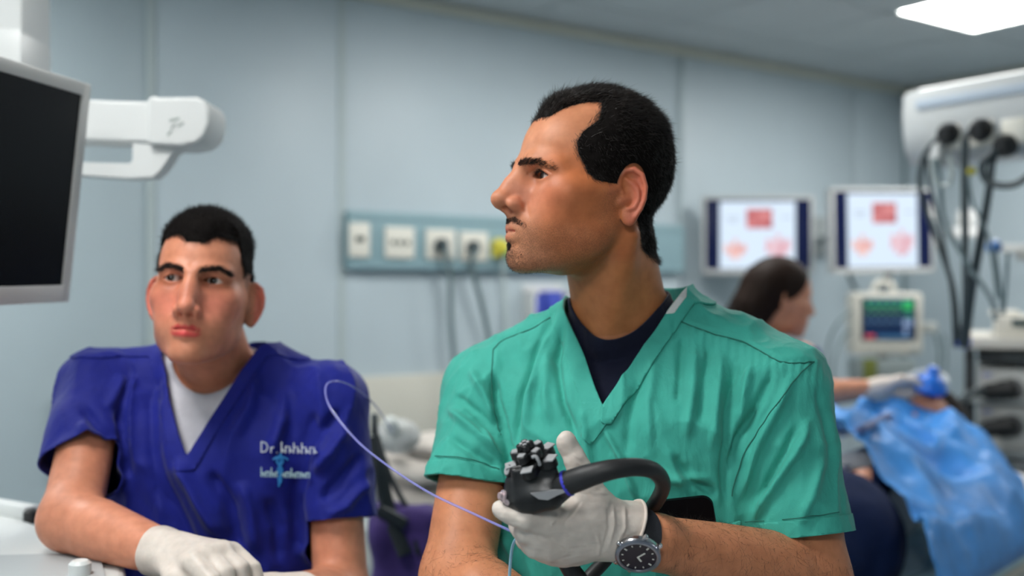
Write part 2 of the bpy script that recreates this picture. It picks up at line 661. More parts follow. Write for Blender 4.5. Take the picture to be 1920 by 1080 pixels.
# lamps
LAMPM = mat('lamp_diffuser', (.9, .9, .9), .5, emit=(1.0, 1.0, .98), estr=LAMP_E)
def lamp(i, ti, ri, label):
    a, b = cols[ti]; c, d = rows[ri]
    t = (a + b) / 2; n = (c + d) / 2
    r = empty('ceiling_light', W(t, n, CEIL)); tag(r, label, 'light', 'square ceiling lights')
    f = MB()
    h = .30
    for s in (-1, 1):
        wbox(f, t - .325, t + .325, n + s * .313 - .012, n + s * .313 + .012, CEIL - .004, CEIL + .016, .002)
        wbox(f, t + s * .313 - .012, t + s * .313 + .012, n - .325, n + .325, CEIL - .004, CEIL + .016, .002)
    f.build('frame', mat('lamp_frame', (.6, .63, .62), .4), r)
    wbox(MB(), t - h, t + h, n - h, n + h, CEIL + .002, CEIL + .012).build('diffuser', LAMPM, r)
for i, (ti, ri) in enumerate(LAMPSET):
    lamp(i, ti, ri, LAMPLAB[i])
# ------------------------------------------------------------------ the human head as a distance field (x forward, y to the person's left, z up)
HEAD = dict(brow=1.0, nose=1.0, nosew=1.0, lip=1.0, chin=0.0, jaw=0.0, cheek=0.0, open_u=.0042, open_l=.0032, earrot=24.0, nosel=0.0, eyez=-.004, lipz=0.0, browz=0.0, wide=1.0, nosez=0.0)

EAR_HELIX = [(.006, .000), (.0125, .010), (.0125, .021), (.005, .0295), (-.006, .031), (-.015, .0235), (-.0180, .010), (-.0160, -.004), (-.011, -.015), (-.004, -.024)]
EAR_ANTI = [(.004, .020), (-.003, .014), (-.0085, .006), (-.0088, -.004), (-.004, -.0125), (.003, -.0145)]

def ear_sdf(p, rot):
    """p in head space with y = |y|"""
    a = math.radians(rot); tl = math.radians(8)
    q = p - A(-.020, .0715, -.026)
    n = A(math.sin(a), math.cos(a), 0.0)             # outward normal, turned forward
    fx = A(math.cos(a), -math.sin(a), 0.0)
    ex = q @ fx; en = q @ n; ez = q[:, 2]
    x = ex * math.cos(tl) - ez * math.sin(tl); z = ex * math.sin(tl) + ez * math.cos(tl)
    x = x / 1.02; z = z / 1.05
    w = np.stack([x, en, z], 1)
    cup = .20 * np.sqrt(x * x + z * z * .3)           # the shell cups outward
    w2 = w.copy(); w2[:, 1] -= cup
    d = ell(w2, (-.001, .001, .003), (.0165, .0035, .027))
    d = smin(d, ell(w2, (.0035, .0005, -.0235), (.0095, .0036, .0105)), .006)
    d = smin(d, chain(w2, [(x_, .0035, z_) for x_, z_ in EAR_HELIX], [.0026, .003, .0033, .0034, .0034, .0033, .0032, .003, .0028, .0025]), .0022)
    d = smax(d, -chain(w2, [(.0075, .0055, .016), (.001, .0055, .0235), (-.0075, .0055, .0215), (-.0125, .0055, .0125), (-.0135, .0055, .003), (-.011, .0055, -.006)], [.0020, .0030, .0033, .0030, .0026, .0016]), .0015)
    d = smin(d, chain(w2, [(x_, .0035, z_) for x_, z_ in EAR_ANTI], [.002, .0027, .0032, .0032, .003, .003]), .0025)
    d = smax(d, -ell(w2, (.0030, .005, -.003), (.0078, .0085, .0090)), .0022)
    d = smin(d, ell(w2, (.0125, .003, -.005), (.0045, .0042, .0060)), .004)
    d = smin(d, cone(w2, (.006, -.012, .004), (.004, -.002, -.002), .012, .008), .006)
    return d

def head_sdf(p, h):
    g = dict(HEAD); g.update(h)
    p = p.astype(np.float32).copy()
    y0 = p[:, 1].copy()
    p[:, 1] = np.abs(p[:, 1])
    pe = p.copy()
    if g['wide'] != 1.0:
        p[:, 1] /= g['wide']
    x, y, z = p.T
    d = ell(p, (-.008, 0, .026), (.0955, .0745, .087))
    d = smin(d, ell(p, (.040, 0, .028), (.0520, .056, .052)), .022)              # forehead
    d = smin(d, ell(p, (.036, 0, -.040), (.060, .0575, .082)), .030)             # face
    d = smin(d, ell(p, (.030, 0, -.088), (.050, .044 , .028)), .025)
    jw = g['jaw']
    d = smin(d, chain(p, [(-.004, .0535 + jw, -.055), (.012, .0490 + jw, -.082), (.076, .016, -.112)], [.014, .0165, .014]), .022)
    c = g['chin']
    d = smin(d, ell(p, (.0865 + c, 0, -.111), (.0165, .021, .0165)), .014)
    d = smin(d, ell(p, (.058, .0455, -.030), (.021, .0195, .0165)), .022)        # cheekbone
    d = smin(d, cone(p, (.050, .055, -.026), (.004, .064, -.022), .007, .005), .030)
    d = smin(d, ell(p, (.030, .040, -.055), (.032, .020, .036)), .030)
    d = smin(d, ell(p, (.066, .030, -.066), (.018 + g['cheek'], .019 + g['cheek'], .026)), .022)
    # brow ridge and eye sockets
    bz = g['browz']
    d = smin(d, chain(p, [(.0945, .010, .010 + bz), (.0880, .026, .0145 + bz), (.0690, .046, .0115 + bz)], [.0085 * g['brow'], .0085 * g['brow'], .007]), .016)
    ez = g['eyez']
    d = smax(d, -ell(p, (.1045, .0300, ez - .001), (.0225, .0180, .0120)), .014)
    m = x > .02
    if m.any():
        pm = p[m]; dm = d[m]; ys = y0[m]
        X, Y, Z = pm.T
        # nose
        nl = g['nosel']; nz = g['nosez']
        dm = smin(dm, chain(pm, [(.0985, 0, .006 + ez), (.1085 + nl * .5, 0, -.019), (.1180 + nl, 0, -.0385 + nz)], [.0062, .0078 * g['nosew'], .0100]), .012)
        dm = smin(dm, ell(pm, (.098, 0, -.034), (.016, .0145 * g['nosew'], .026)), .014)
        dm = smin(dm, ell(pm, (.1200 + nl, 0, -.0410 + nz), (.0115, .0112 * g['nosew'], .0105)), .006)
        dm = smin(dm, ell(pm, (.1065, .0135 * g['nosew'], -.0465 + nz), (.0115, .0068, .0085)), .0055)
        dm = smin(dm, cone(pm, (.1205 + nl, 0, -.0475 + nz), (.1070, 0, -.0560 + nz), .0048, .0045), .005)
        dm = smax(dm, -ell(pm, (.1120, .0070, -.0545 + nz), (.0085, .0040, .0058)), .003)
        gr = pline(pm, [(.1020, .0205, -.0400 + nz), (.0960, .0220, -.0460 + nz), (.0965, .0205, -.0530 + nz)])
        dm = dm + .0016 * np.exp(-(gr / .0032) ** 2)                                # wing crease
        # muzzle and lips
        lz = g['lipz']; L = g['lip']
        dm = smin(dm, ell(pm, (.078, 0, -.076 + lz), (.0275, .0330, .0300)), .018)
        dm = smin(dm, chain(pm, [(.1035, .0, -.0745 + lz), (.1030, .005, -.0738 + lz), (.0990, .014, -.0765 + lz), (.0865, .0270, -.0815 + lz)],
                            [.0046 * L, .0050 * L, .0044 * L, .0018]), .0042)
        dm = smin(dm, chain(pm, [(.1025, .0, -.0862 + lz), (.0985, .0125, -.0855 + lz), (.0865, .0262, -.0822 + lz)],
                            [.0058 * L, .0052 * L, .0018]), .0042)
        gm = chain(pm, [(.1095, .0, -.0798 + lz), (.1050, .012, -.0796 + lz), (.0920, .0255, -.0818 + lz), (.0850, .0310, -.0845 + lz)], [.0014, .0013, .0013, .0008])
        dm = smax(dm, -gm, .0022)
        gl = pline(pm, [(.1025, .0, -.0600), (.1055, .0, -.0690 + lz)])
        dm = dm + .0010 * np.exp(-(gl / .0034) ** 2)                                # philtrum
        gm2 = pline(pm, [(.0960, .0, -.0965 + lz), (.0900, .014, -.0960 + lz)])
        dm = dm + .0022 * np.exp(-(gm2 / .0065) ** 2)                               # hollow under the lower lip
        gf = pline(pm, [(.0970, .0215, -.0470), (.0900, .0290, -.0620), (.0830, .0330, -.0790)])
        dm = dm + .0012 * np.exp(-(gf / .0035) ** 2)                                # nasolabial fold
        gc = pline(pm, [(.0875, .0285, -.0830), (.0840, .0310, -.0920)])
        dm = dm + .0012 * np.exp(-(gc / .0035) ** 2)
        # eye: lids around the ball, slit between them
        ec = A(.0715, .0310, ez)
        dm = smin(dm, ell(pm, (.0712, .0312, ez), (.0140, .0175, .0138)), .0055)
        t = (Y - .0312) / .0160
        k = np.maximum(1 - t * t, -3.0)
        up_ = ez + .0002 + g['open_u'] * k - .0006 * t
        lo_ = ez + .0002 - g['open_l'] * k - .0006 * t
        slit = np.maximum(np.maximum(Z - up_, lo_ - Z), .0705 - X)
        slit = np.maximum(slit, Y - .060)
        dm = smax(dm, -slit, .0012)
        cr = np.exp(-((Z - (ez + .0002 + (g['open_u'] + .0036) * np.maximum(1 - (t / 1.25) ** 2, 0) + .001)) / .0011) ** 2) * (np.abs(t) < 1.25) * (X > .066) * (X < .095)
        dm = dm + .0011 * cr
        dm = dm + .0012 * np.exp(-(pline(pm, [(.0830, .0190, ez - .0110), (.0790, .0310, ez - .0150), (.0720, .0420, ez - .0130)]) / .003) ** 2)
        # forehead lines
        d[m] = dm
    m = (x < .02) & (x > -.065) & (y > .045) & (z > -.085) & (z < .03)
    if m.any():
        d[m] = smin(d[m], ear_sdf(pe[m] + A(0, .072 * (1 - g['wide']) * .10, 0), g['earrot']), .004)
    return d

def on_head(line, h):
    """head-space points moved onto the skin"""
    p = np.array(line, dtype=np.float32)
    f = lambda v: head_sdf(v, h)
    for _ in range(4):
        g, d = grad(f, p)
        p = p - d[:, None] * g * .9
    return [tuple(v) for v in p]

def head_frame(O, yaw, pitch, roll=0.0, scale=1.0):
    """yaw: heading of the face in the world (degrees, 0 = +X, counter-clockwise)"""
    y, p, r = math.radians(yaw), math.radians(pitch), math.radians(roll)
    f0 = np.array((math.cos(y), math.sin(y), 0)); z = np.array((0, 0, 1.0))
    f = f0 * math.cos(p) + z * math.sin(p)
    u = -f0 * math.sin(p) + z * math.cos(p)
    l = np.cross(u, f)
    l2 = l * math.cos(r) + u * math.sin(r); u2 = -l * math.sin(r) + u * math.cos(r)
    R = np.stack([f, l2, u2], 1)
    return np.array(O), R, scale

def to_head(fr, p):
    O, R, s = fr
    return (((p - O.astype(np.float32)) @ R.astype(np.float32)) / s).astype(np.float32)
def from_head(fr, q):
    O, R, s = fr
    return (np.asarray(q, dtype=float) * s) @ R.T + O

def eye_ball(parent, fr, side, gaze, ez=-.004, iris=(.035, .018, .010)):
    """ball with iris and pupil; gaze = direction in head space"""
    n, m = 40, 24
    g = Vector(gaze).normalized()
    a = Vector((0, 0, 1)); u = g.cross(a).normalized(); w = g.cross(u)
    c = Vector((.0715, .0310 * side, ez))
    V, F, Cc = [], [], []
    r0 = .0121
    for i in range(m + 1):
        th = math.pi * i / m * (1.0 if i > 8 else 1.0)
        th = math.pi * (i / m) ** 1.35
        for k in range(n):
            an = 2 * math.pi * k / n
            bul = 1 + .045 * math.exp(-(th / .42) ** 2)
            V.append(from_head(fr, c + (g * math.cos(th) + (u * math.cos(an) + w * math.sin(an)) * math.sin(th)) * r0 * bul))
            if th < .19: col = (.004, .003, .003)
            elif th < .47: col = tuple(v * (1.0 - .5 * (th > .41)) for v in iris)
            elif th < .52: col = tuple(.25 * v + .12 for v in iris)
            else:
                k_ = min((th - .52) / 1.0, 1)
                col = (.72, .62 - .15 * k_, .57 - .2 * k_)
            Cc.append(col)
    for i in range(m):
        for k in range(n):
            F.append((i * n + k, (i + 1) * n + k, (i + 1) * n + (k + 1) % n, i * n + (k + 1) % n))
    V = np.array(V); F = np.array(F)
    N = vnormals(V, F)
    C3 = np.array(from_head(fr, c))
    if ((V - C3) * N).sum() < 0: F = F[:, ::-1]
    return np_obj('eyeball', V, F, mat('eye', rough=.18, spec=.4, attr='Col'), parent, {'Col': np.array(Cc)})
# ------------------------------------------------------------------ shared people helpers
def skin_material(name, rough=.48, sss=.10):
    m = mat(name, (.5, .22, .12), rough, sss=sss, attr='Col', spec=.38)
    nt = m.node_tree; b = nt.nodes['Principled BSDF']
    tc = nt.nodes.new('ShaderNodeTexCoord')
    src = b.inputs['Base Color'].links[0].from_socket
    # large mottling
    n1 = nt.nodes.new('ShaderNodeTexNoise'); n1.inputs['Scale'].default_value = 60; n1.inputs['Detail'].default_value = 5
    nt.links.new(tc.outputs['Object'], n1.inputs['Vector'])
    r1 = nt.nodes.new('ShaderNodeValToRGB')
    r1.color_ramp.elements[0].position = .3; r1.color_ramp.elements[0].color = (.86, .80, .76, 1)
    r1.color_ramp.elements[1].position = .7; r1.color_ramp.elements[1].color = (1.08, 1.05, 1.03, 1)
    nt.links.new(n1.outputs['Fac'], r1.inputs['Fac'])
    mx = nt.nodes.new('ShaderNodeMix'); mx.data_type = 'RGBA'; mx.blend_type = 'MULTIPLY'; mx.inputs['Factor'].default_value = 1
    nt.links.new(src, mx.inputs[6]); nt.links.new(r1.outputs['Color'], mx.inputs[7])
    # beard stubble: tiny dark dots where the attribute Stub says so
    st = nt.nodes.new('ShaderNodeAttribute'); st.attribute_name = 'Stub'
    v = nt.nodes.new('ShaderNodeTexVoronoi'); v.inputs['Scale'].default_value = 1000
    nt.links.new(tc.outputs['Object'], v.inputs['Vector'])
    mr = nt.nodes.new('ShaderNodeMapRange'); mr.inputs['From Min'].default_value = .30; mr.inputs['From Max'].default_value = .62
    mr.inputs['To Min'].default_value = 1; mr.inputs['To Max'].default_value = 0.12
    nt.links.new(v.outputs['Distance'], mr.inputs['Value'])
    mu = nt.nodes.new('ShaderNodeMath'); mu.operation = 'MULTIPLY'
    nt.links.new(mr.outputs['Result'], mu.inputs[0]); nt.links.new(st.outputs['Fac'], mu.inputs[1])
    mx2 = nt.nodes.new('ShaderNodeMix'); mx2.data_type = 'RGBA'; mx2.blend_type = 'MIX'
    nt.links.new(mu.outputs[0], mx2.inputs['Factor'])
    nt.links.new(mx.outputs[2], mx2.inputs[6]); mx2.inputs[7].default_value = (.055, .035, .025, 1)
    nt.links.new(mx2.outputs[2], b.inputs['Base Color'])
    n2 = nt.nodes.new('ShaderNodeTexNoise'); n2.inputs['Scale'].default_value = 700; n2.inputs['Detail'].default_value = 2
    nt.links.new(tc.outputs['Object'], n2.inputs['Vector'])
    bp = nt.nodes.new('ShaderNodeBump'); bp.inputs['Strength'].default_value = .22; bp.inputs['Distance'].default_value = .0006
    nt.links.new(n2.outputs['Fac'], bp.inputs['Height']); nt.links.new(bp.outputs['Normal'], b.inputs['Normal'])
    return m

def cloth_material(name, color, rough=.75, weave=900, sheen=.0, noise=.12):
    if name in MATS: return MATS[name]
    m = mat(name, color, rough, noise=noise, nscale=35, bump=.25, bscale=weave, sheen=sheen, spec=.25)
    nt = m.node_tree
    tc = nt.nodes.new('ShaderNodeTexCoord'); mp = nt.nodes.new('ShaderNodeMapping'); mp.inputs['Scale'].default_value = (1, 1, .5)
    n = nt.nodes.new('ShaderNodeTexNoise'); n.inputs['Scale'].default_value = 38; n.inputs['Detail'].default_value = 5; n.inputs['Distortion'].default_value = .5
    bp = nt.nodes.new('ShaderNodeBump'); bp.inputs['Strength'].default_value = .55; bp.inputs['Distance'].default_value = .006
    nt.links.new(tc.outputs['Object'], mp.inputs['Vector']); nt.links.new(mp.outputs['Vector'], n.inputs['Vector']); nt.links.new(n.outputs['Fac'], bp.inputs['Height'])
    b = nt.nodes['Principled BSDF']; old = b.inputs['Normal'].links[0].from_node
    nt.links.new(bp.outputs['Normal'], old.inputs['Normal'])
    return m

_LOFT = {}
def loft(p, C, yaw, secs, n=2.4):
    """stack of superellipses: secs = rows (z, half width, half depth, forward shift); returns d, u, v"""
    cy, sy = math.cos(math.radians(yaw)), math.sin(math.radians(yaw))
    dx = p[:, 0] - C[0]; dy = p[:, 1] - C[1]; z = p[:, 2]
    u = dx * cy - dy * sy                 # toward the person's left (image right)
    v = -dx * sy - dy * cy                # forward
    key = tuple(secs)
    if key not in _LOFT:
        _LOFT[key] = np.array(spline(secs, 8), dtype=np.float32)
    S = _LOFT[key]
    a = np.interp(z, S[:, 0], S[:, 1]).astype(np.float32); b = np.interp(z, S[:, 0], S[:, 2]).astype(np.float32)
    v = v - np.interp(z, S[:, 0], S[:, 3]).astype(np.float32)
    k = ((np.abs(u) / a) ** n + (np.abs(v) / b) ** n) ** (1 / n)
    d = (k - 1) * np.minimum(a, b)
    d = np.maximum(d, np.maximum(S[0, 0] - z, z - S[-1, 0]))
    return d, u, v

def crease(V, f, seed=0.0):
    """thin ridges of crumpled cloth, 0..1"""
    w = V + (np.stack([vnoise(V + seed, 7), vnoise(V + seed + 3, 7), vnoise(V + seed + 7, 7)], 1) - .5) * .06
    n = vnoise((w + seed) * A(1, 1, .45), f)
    return (1 - np.abs(2 * n - 1)) ** 3

def pix(V):
    """where points fall in the photograph's frame: used to lay out folds and seams"""
    return 960 + V[:, 0] / V[:, 1] * 1920, 540 - (V[:, 2] - CAM_Z) / V[:, 1] * 1920

def folds(V, N, lines, px_scale=1.0):
    """displacement from fold lines: (points, half width in pixels, height in metres)"""
    u, v = pix(V)
    out = np.zeros(len(V), np.float32)
    front = sstep(-N[:, 1], -.25, .15)
    for pts, w, h in lines:
        x0 = min(p[0] for p in pts) - 4 * w; x1 = max(p[0] for p in pts) + 4 * w
        y0 = min(p[1] for p in pts) - 4 * w; y1 = max(p[1] for p in pts) + 4 * w
        m = (u > x0) & (u < x1) & (v > y0) & (v < y1) & (front > 0)
        if not m.any(): continue
        d, t = pline2(u[m], v[m], pts)
        taper = np.minimum(sstep(t, -.02, .22), sstep(1 - t, -.02, .22)) if len(pts) > 1 else 1
        out[m] += h * np.exp(-(d / w) ** 2) * taper * front[m]
    return out
# ------------------------------------------------------------------ the doctor in green
doctor = empty('person', (.155, 1.38, 0))
tag(doctor, 'man in green scrubs looking aside while holding a black endoscope', 'person')
D_HEAD = head_frame((.1023, 1.31, 1.5875), 180 + 21, 6.0, 1.0)
D_HP = dict(eyez=-.0100, open_u=.0056, open_l=.0040, nosew=1.12, nosel=.002, lip=1.28, browz=-.0085, brow=1.15, chin=.002)
DT = (.155, 1.385)                 # torso axis
DY = 18.0
S_R = (-.030, 1.425, 1.300); E_R = (-.068, 1.275, 1.090); W_R = (.10, 1.09, 1.035)
S_L = (.340, 1.305, 1.318); E_L = (.366, 1.255, 1.090); W_L = (.156, 1.122, 1.172)

D_SECS = [(.86, .185, .125, -.01), (1.0, .185, .125, 0), (1.10, .192, .128, .004), (1.20, .200, .130, .008), (1.27, .202, .125, .008),
          (1.325, .195, .108, .004), (1.365, .165, .088, -.008), (1.40, .120, .078, -.018), (1.43, .076, .078, -.018), (1.475, .067, .076, -.015)]

def d_scrub(p, off=0.0):
    d, u, v = loft(p, DT, DY, D_SECS)
    # shoulders (the person's right one hangs lower)
    d = smin(d, chain(p, [(.095, 1.385, 1.392), (.02, 1.42, 1.350), (-.030, 1.425, 1.300)], [.045, .050, .060]), .035)
    d = smin(d, chain(p, [(.215, 1.375, 1.405), (.285, 1.345, 1.372), (.335, 1.312, 1.318)], [.045, .050, .064]), .035)
    sr = cone(p, S_R, (-.058, 1.335, 1.185), .062, .0535)
    sl = cone(p, S_L, (.356, 1.268, 1.130), .066, .068)
    return d, sr, sl, u, v

def d_scrub_f(p):
    d, sr, sl, u, v = d_scrub(p)
    return smin(smin(d, sr, .022), sl, .022)

def d_body(p):
    d, u, v = loft(p, DT, DY, [(z, a - .030, b - .030, c) for z, a, b, c in D_SECS if z < 1.44])
    d = smin(d, chain(p, [(.095, 1.385, 1.378), (.02, 1.42, 1.332), (-.030, 1.425, 1.285)], [.030, .034, .046]), .03)
    d = smin(d, chain(p, [(.215, 1.375, 1.388), (.285, 1.345, 1.352), (.335, 1.312, 1.302)], [.030, .034, .046]), .03)
    # neck
    d = smin(d, cone(p, (.122, 1.335, 1.520), (.150, 1.385, 1.400), .0585, .064), .020)
    d = smin(d, cone(p, from_head(D_HEAD, (-.032, .052, -.070)), P(1135, 645, 1.335), .010, .006), .035)
    # arms
    arm = chain(p, [S_R, (-.052, 1.345, 1.19), E_R], [.047, .0460, .044])
    fore = chain(p, [E_R, (-.035, 1.228, 1.080), W_R], [.044, .0475, .029])
    arm = smin(arm, fore, .02)
    d = smin(d, arm, .012)
    arm = chain(p, [S_L, (.356, 1.28, 1.19), E_L], [.052, .051, .046])
    fore = chain(p, [E_L, (.315, 1.222, 1.112), (.235, 1.170, 1.143), W_L], [.045, .0475, .0385, .0285])
    wrist = cone(p, W_L, P(1130, 985, 1.105), .0275, .024)
    arm = smin(smin(arm, fore, .025), wrist, .015)
    d = smin(d, arm, .012)
    o = D_HEAD[0].astype(np.float32)
    q = p - o
    r = np.sqrt((q * q).sum(1))
    hd = r - .16
    m = hd < .03
    if m.any():
        hd[m] = head_sdf(to_head(D_HEAD, p[m]), D_HP)
    return smin(d, hd, .018)

V, F = surface(d_body, axis_grid(-.14, .45, .0032, (-.045, .235, .0016)), axis_grid(1.05, 1.52, .0032, (1.165, 1.43, .0016)),
               axis_grid(.98, 1.73, .0032, (1.455, 1.73, .0016)))

def hairline(q):
    x, y, z = q.T; ay = np.abs(y)
    xs = np.interp(z, [-.095, -.082, -.068, -.05, -.034, -.0150, -.0120, -.004, .004, .018, .032, .046, .064, .1],
                   [-.090, -.062, -.055, -.049, -.045, -.030, .026, .038, .041, .050, .0530, .046, .026, .014])
    s = xs - x
    # behind the ears the hair starts further back
    top = np.minimum(.084 - .070 * sstep(ay, .020, .052) - x, z - .066)
    s = np.maximum(s, top)
    s = np.minimum(s, z + .088)
    # keep the ear free
    e = np.hypot((x + .022) / .024, (z + .024) / .040) - 1
    s = np.where(ay > .058, np.minimum(s, e * .024 + .002 * 0), s)
    return s

def doctor_colours(V):
    q = to_head(D_HEAD, V)
    base = A(.62, .255, .130)
    C = np.tile(base, (len(V), 1)); stub = np.zeros(len(V), np.float32)
    inh = np.linalg.norm(V - D_HEAD[0], axis=1) < .2
    x, y, z = q.T; ay = np.abs(y)
    qa = q.copy(); qa[:, 1] = ay
    def mix(w, c):
        w = (w * inh)[:, None]
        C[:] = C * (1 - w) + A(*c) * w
    mix(.75 * sstep(ay, .030, .055) * sstep(-z, -.045, -.010), (.58, .165, .048))  # orange of the shaded side of the face, painted into both cheeks
    mix(.75 * sstep(-z, .09, .115) * sstep(-x, -.07, -.02), (.50, .185, .060))  # shade under the jaw, painted into the skin as deeper orange
    fn = np.exp(-((z + .035) / .03) ** 2 - ((x - .10) / .035) ** 2)
    mix(.45 * fn, (.60, .21, .15))                                            # nose and cheeks ruddier
    ear = sstep(ay, .072, .080) * (x < .012) * (x > -.06) * (z < .02)
    mix(.65 * ear, (.62, .17, .12))
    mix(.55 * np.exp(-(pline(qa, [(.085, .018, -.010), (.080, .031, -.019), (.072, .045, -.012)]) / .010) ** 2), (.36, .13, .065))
    lips = np.minimum(pline(qa, [(.1055, 0, -.0752), (.1040, .008, -.0750), (.0985, .016, -.0780), (.0865, .0270, -.0820)]) - .0042,
                      pline(qa, [(.1050, 0, -.0858), (.1000, .0125, -.0855), (.0865, .0262, -.0824)]) - .0048)
    lip = 1 - sstep(lips, -.0008, .0010)
    # beard area
    jaw = sstep(-z, .050, .075) * sstep(x, -.020, .006)
    jaw = jaw * sstep(-z, .045 + .12 * (.075 - np.clip(x, -1, .075)) * 0, .085)
    side = np.exp(-((x - .006) / .018) ** 2) * sstep(-z, .005, .03) * sstep(ay, .045, .055)
    under = sstep(-z, .155, .125)
    mous = 1 - sstep(pline(qa, [(.1035, 0, -.0625), (.1010, .010, -.0640), (.0930, .022, -.0710), (.0860, .0300, -.0840)]), .003, .007)
    soul = 1 - sstep(pline(q, [(.1010, 0, -.0920), (.0965, 0, -.0980)]), .003, .007)
    chin = np.exp(-((z + .110) / .016) ** 2 - (y / .030) ** 2) * (x > .06)
    stub[:] = np.clip(np.maximum.reduce([.50 * jaw * under, .42 * side, .80 * mous, .95 * soul, .78 * chin]), 0, 1) * inh
    hl = hairline(q)
    stub *= (1 - lip)
    mix(stub * .40, (.25, .135, .075))
    mix(lip * .9, (.58, .15, .115))
    hm = sstep(hl, -.004, .003)
    mix(hm, (.02, .014, .012))
    # moles
    for c, r in ((P(1128, 383, 1.24), .0014), (P(1176, 508, 1.28), .0013), (P(1071, 462, 1.21), .0011)):
        w = 1 - sstep(np.linalg.norm(V - A(*c), axis=1), r, r * 1.8)
        C[:] = C * (1 - w[:, None]) + A(.10, .04, .02) * w[:, None]
    return C, stub, hl, q, inh
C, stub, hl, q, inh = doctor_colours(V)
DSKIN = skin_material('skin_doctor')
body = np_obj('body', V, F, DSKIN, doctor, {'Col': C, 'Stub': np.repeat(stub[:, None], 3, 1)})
D_V, D_F, D_N = V, F, vnormals(V, F)
for sd in (1, -1):
    eye_ball(doctor, D_HEAD, sd, (1, .02, .0), D_HP['eyez'])

rng = np.random.RandomState(3)
HAIR = mat('dark_hair', (.016, .011, .009), .42, spec=.5)
CAPM = mat('hair_base', (.006, .0045, .004), .8, spec=.08)
# hair: a close cap with combed strands on it
hf = np.where(inh, hl, -1).astype(np.float32)
fa = hf[F].max(1) > -.01
Vc, Fc, s2, N2 = clip(V, F[fa], hf, (hf, D_N))
qc = to_head(D_HEAD, Vc)
thick = (.0035 + .0040 * sstep(qc[:, 2], .02, .09) - .0015 * sstep(-qc[:, 2], .03, .07)) * sstep(s2, -.002, .022) + .0004
tex = (vnoise(qc * A(1, 1.3, 1), 90) - .5) * .0030 + (vnoise(qc * A(1, 1, .5), 420) - .5) * .0007
thick = thick + tex * sstep(s2, 0, .012)
cap = Vc + N2 * np.maximum(thick, .0003)[:, None]
hair = np_obj('hair', cap, Fc, CAPM, doctor)
pts, t3, bc = sample_faces(cap, Fc, np.clip(.35 + s2 * 30, .3, 1), 22000, rng)
nn = (N2[t3] * bc[:, :, None]).sum(1); qq = to_head(D_HEAD, pts)
ok_ = (np.abs(qq[:, 1]) < .060) | (np.hypot((qq[:, 0] + .022) / .024, (qq[:, 2] + .024) / .040) > 1.22)
pts, nn, qq = pts[ok_], nn[ok_], qq[ok_]
R_ = D_HEAD[1]
# combed back on top, down on the sides
topw = sstep(qq[:, 2], .055, .095)[:, None]
dirl = topw * A(-.85, .10, .10) + (1 - topw) * A(-.55, 0, -.75)
front = (sstep(qq[:, 0], .045, .07) * topw[:, 0])[:, None]
dirl = dirl * (1 - front) + front * A(.1, .25, .5)
dw = dirl @ R_.T
dw = dw - nn * (dw * nn).sum(1, keepdims=True) * .8 + nn * (.14 + .10 * topw) + rng.normal(size=nn.shape) * .16
ln = (.007 + .006 * topw[:, 0]) * (.6 + .8 * rng.rand(len(pts)))
strands('hair_strands', pts - nn * .001, dw, ln, .00024, HAIR, hair, rng, curl=.18)
# looser locks on the crown and forelock
wt = (sstep(to_head(D_HEAD, cap)[:, 2], .060, .085) * sstep(s2, -.002, .006) + .10 * sstep(s2, 0, .01)).astype(np.float32)
pts, t3, bc = sample_faces(cap, Fc, wt, 4200, rng)
nn = (N2[t3] * bc[:, :, None]).sum(1); qq = to_head(D_HEAD, pts)
ok_ = (qq[:, 2] > .02)
pts, nn, qq = pts[ok_], nn[ok_], qq[ok_]
swirl = (vnoise(qq, 30) - .5)[:, None] * 2.4
fr2 = sstep(qq[:, 0], .030, .065)[:, None]
dl = A(-.8, 0, .15) * (1 - fr2) + A(-.1, .5, .35) * fr2 + A(0, 1, 0) * swirl * .7
dw = dl @ R_.T
dw = dw - nn * (dw * nn).sum(1, keepdims=True) * .85 + nn * .26 + rng.normal(size=nn.shape) * .12
HAIRL = mat('hair_locks', (.030, .021, .017), .38, spec=.55)
strands('hair_locks', pts - nn * .001, dw, .009 + .009 * rng.rand(len(pts)), .00026, HAIRL, hair, rng, curl=.12)
# a fringe of short hairs along the hairline so that it thins out
edge = np.exp(-((hf - .000) / .004) ** 2) * inh
pts, t3, bc = sample_faces(V, F[(np.abs(hf)[F].max(1) < .02)], edge.astype(np.float32), 3200, rng)
nn = (D_N[t3] * bc[:, :, None]).sum(1)
qq = to_head(D_HEAD, pts)
ok_ = (np.abs(qq[:, 1]) < .060) | (np.hypot((qq[:, 0] + .022) / .024, (qq[:, 2] + .024) / .040) > 1.22)
pts, nn, qq = pts[ok_], nn[ok_], qq[ok_]
dirl = np.where((qq[:, 2] > .05)[:, None], A(-.6, 0, .6), A(-.5, 0, -.8))
dw = dirl @ R_.T + nn * .5 + rng.normal(size=nn.shape) * .25
strands('hairline_strands', pts, dw, .007 * (.5 + rng.rand(len(pts))), .00022, HAIR, hair, rng, curl=.2)

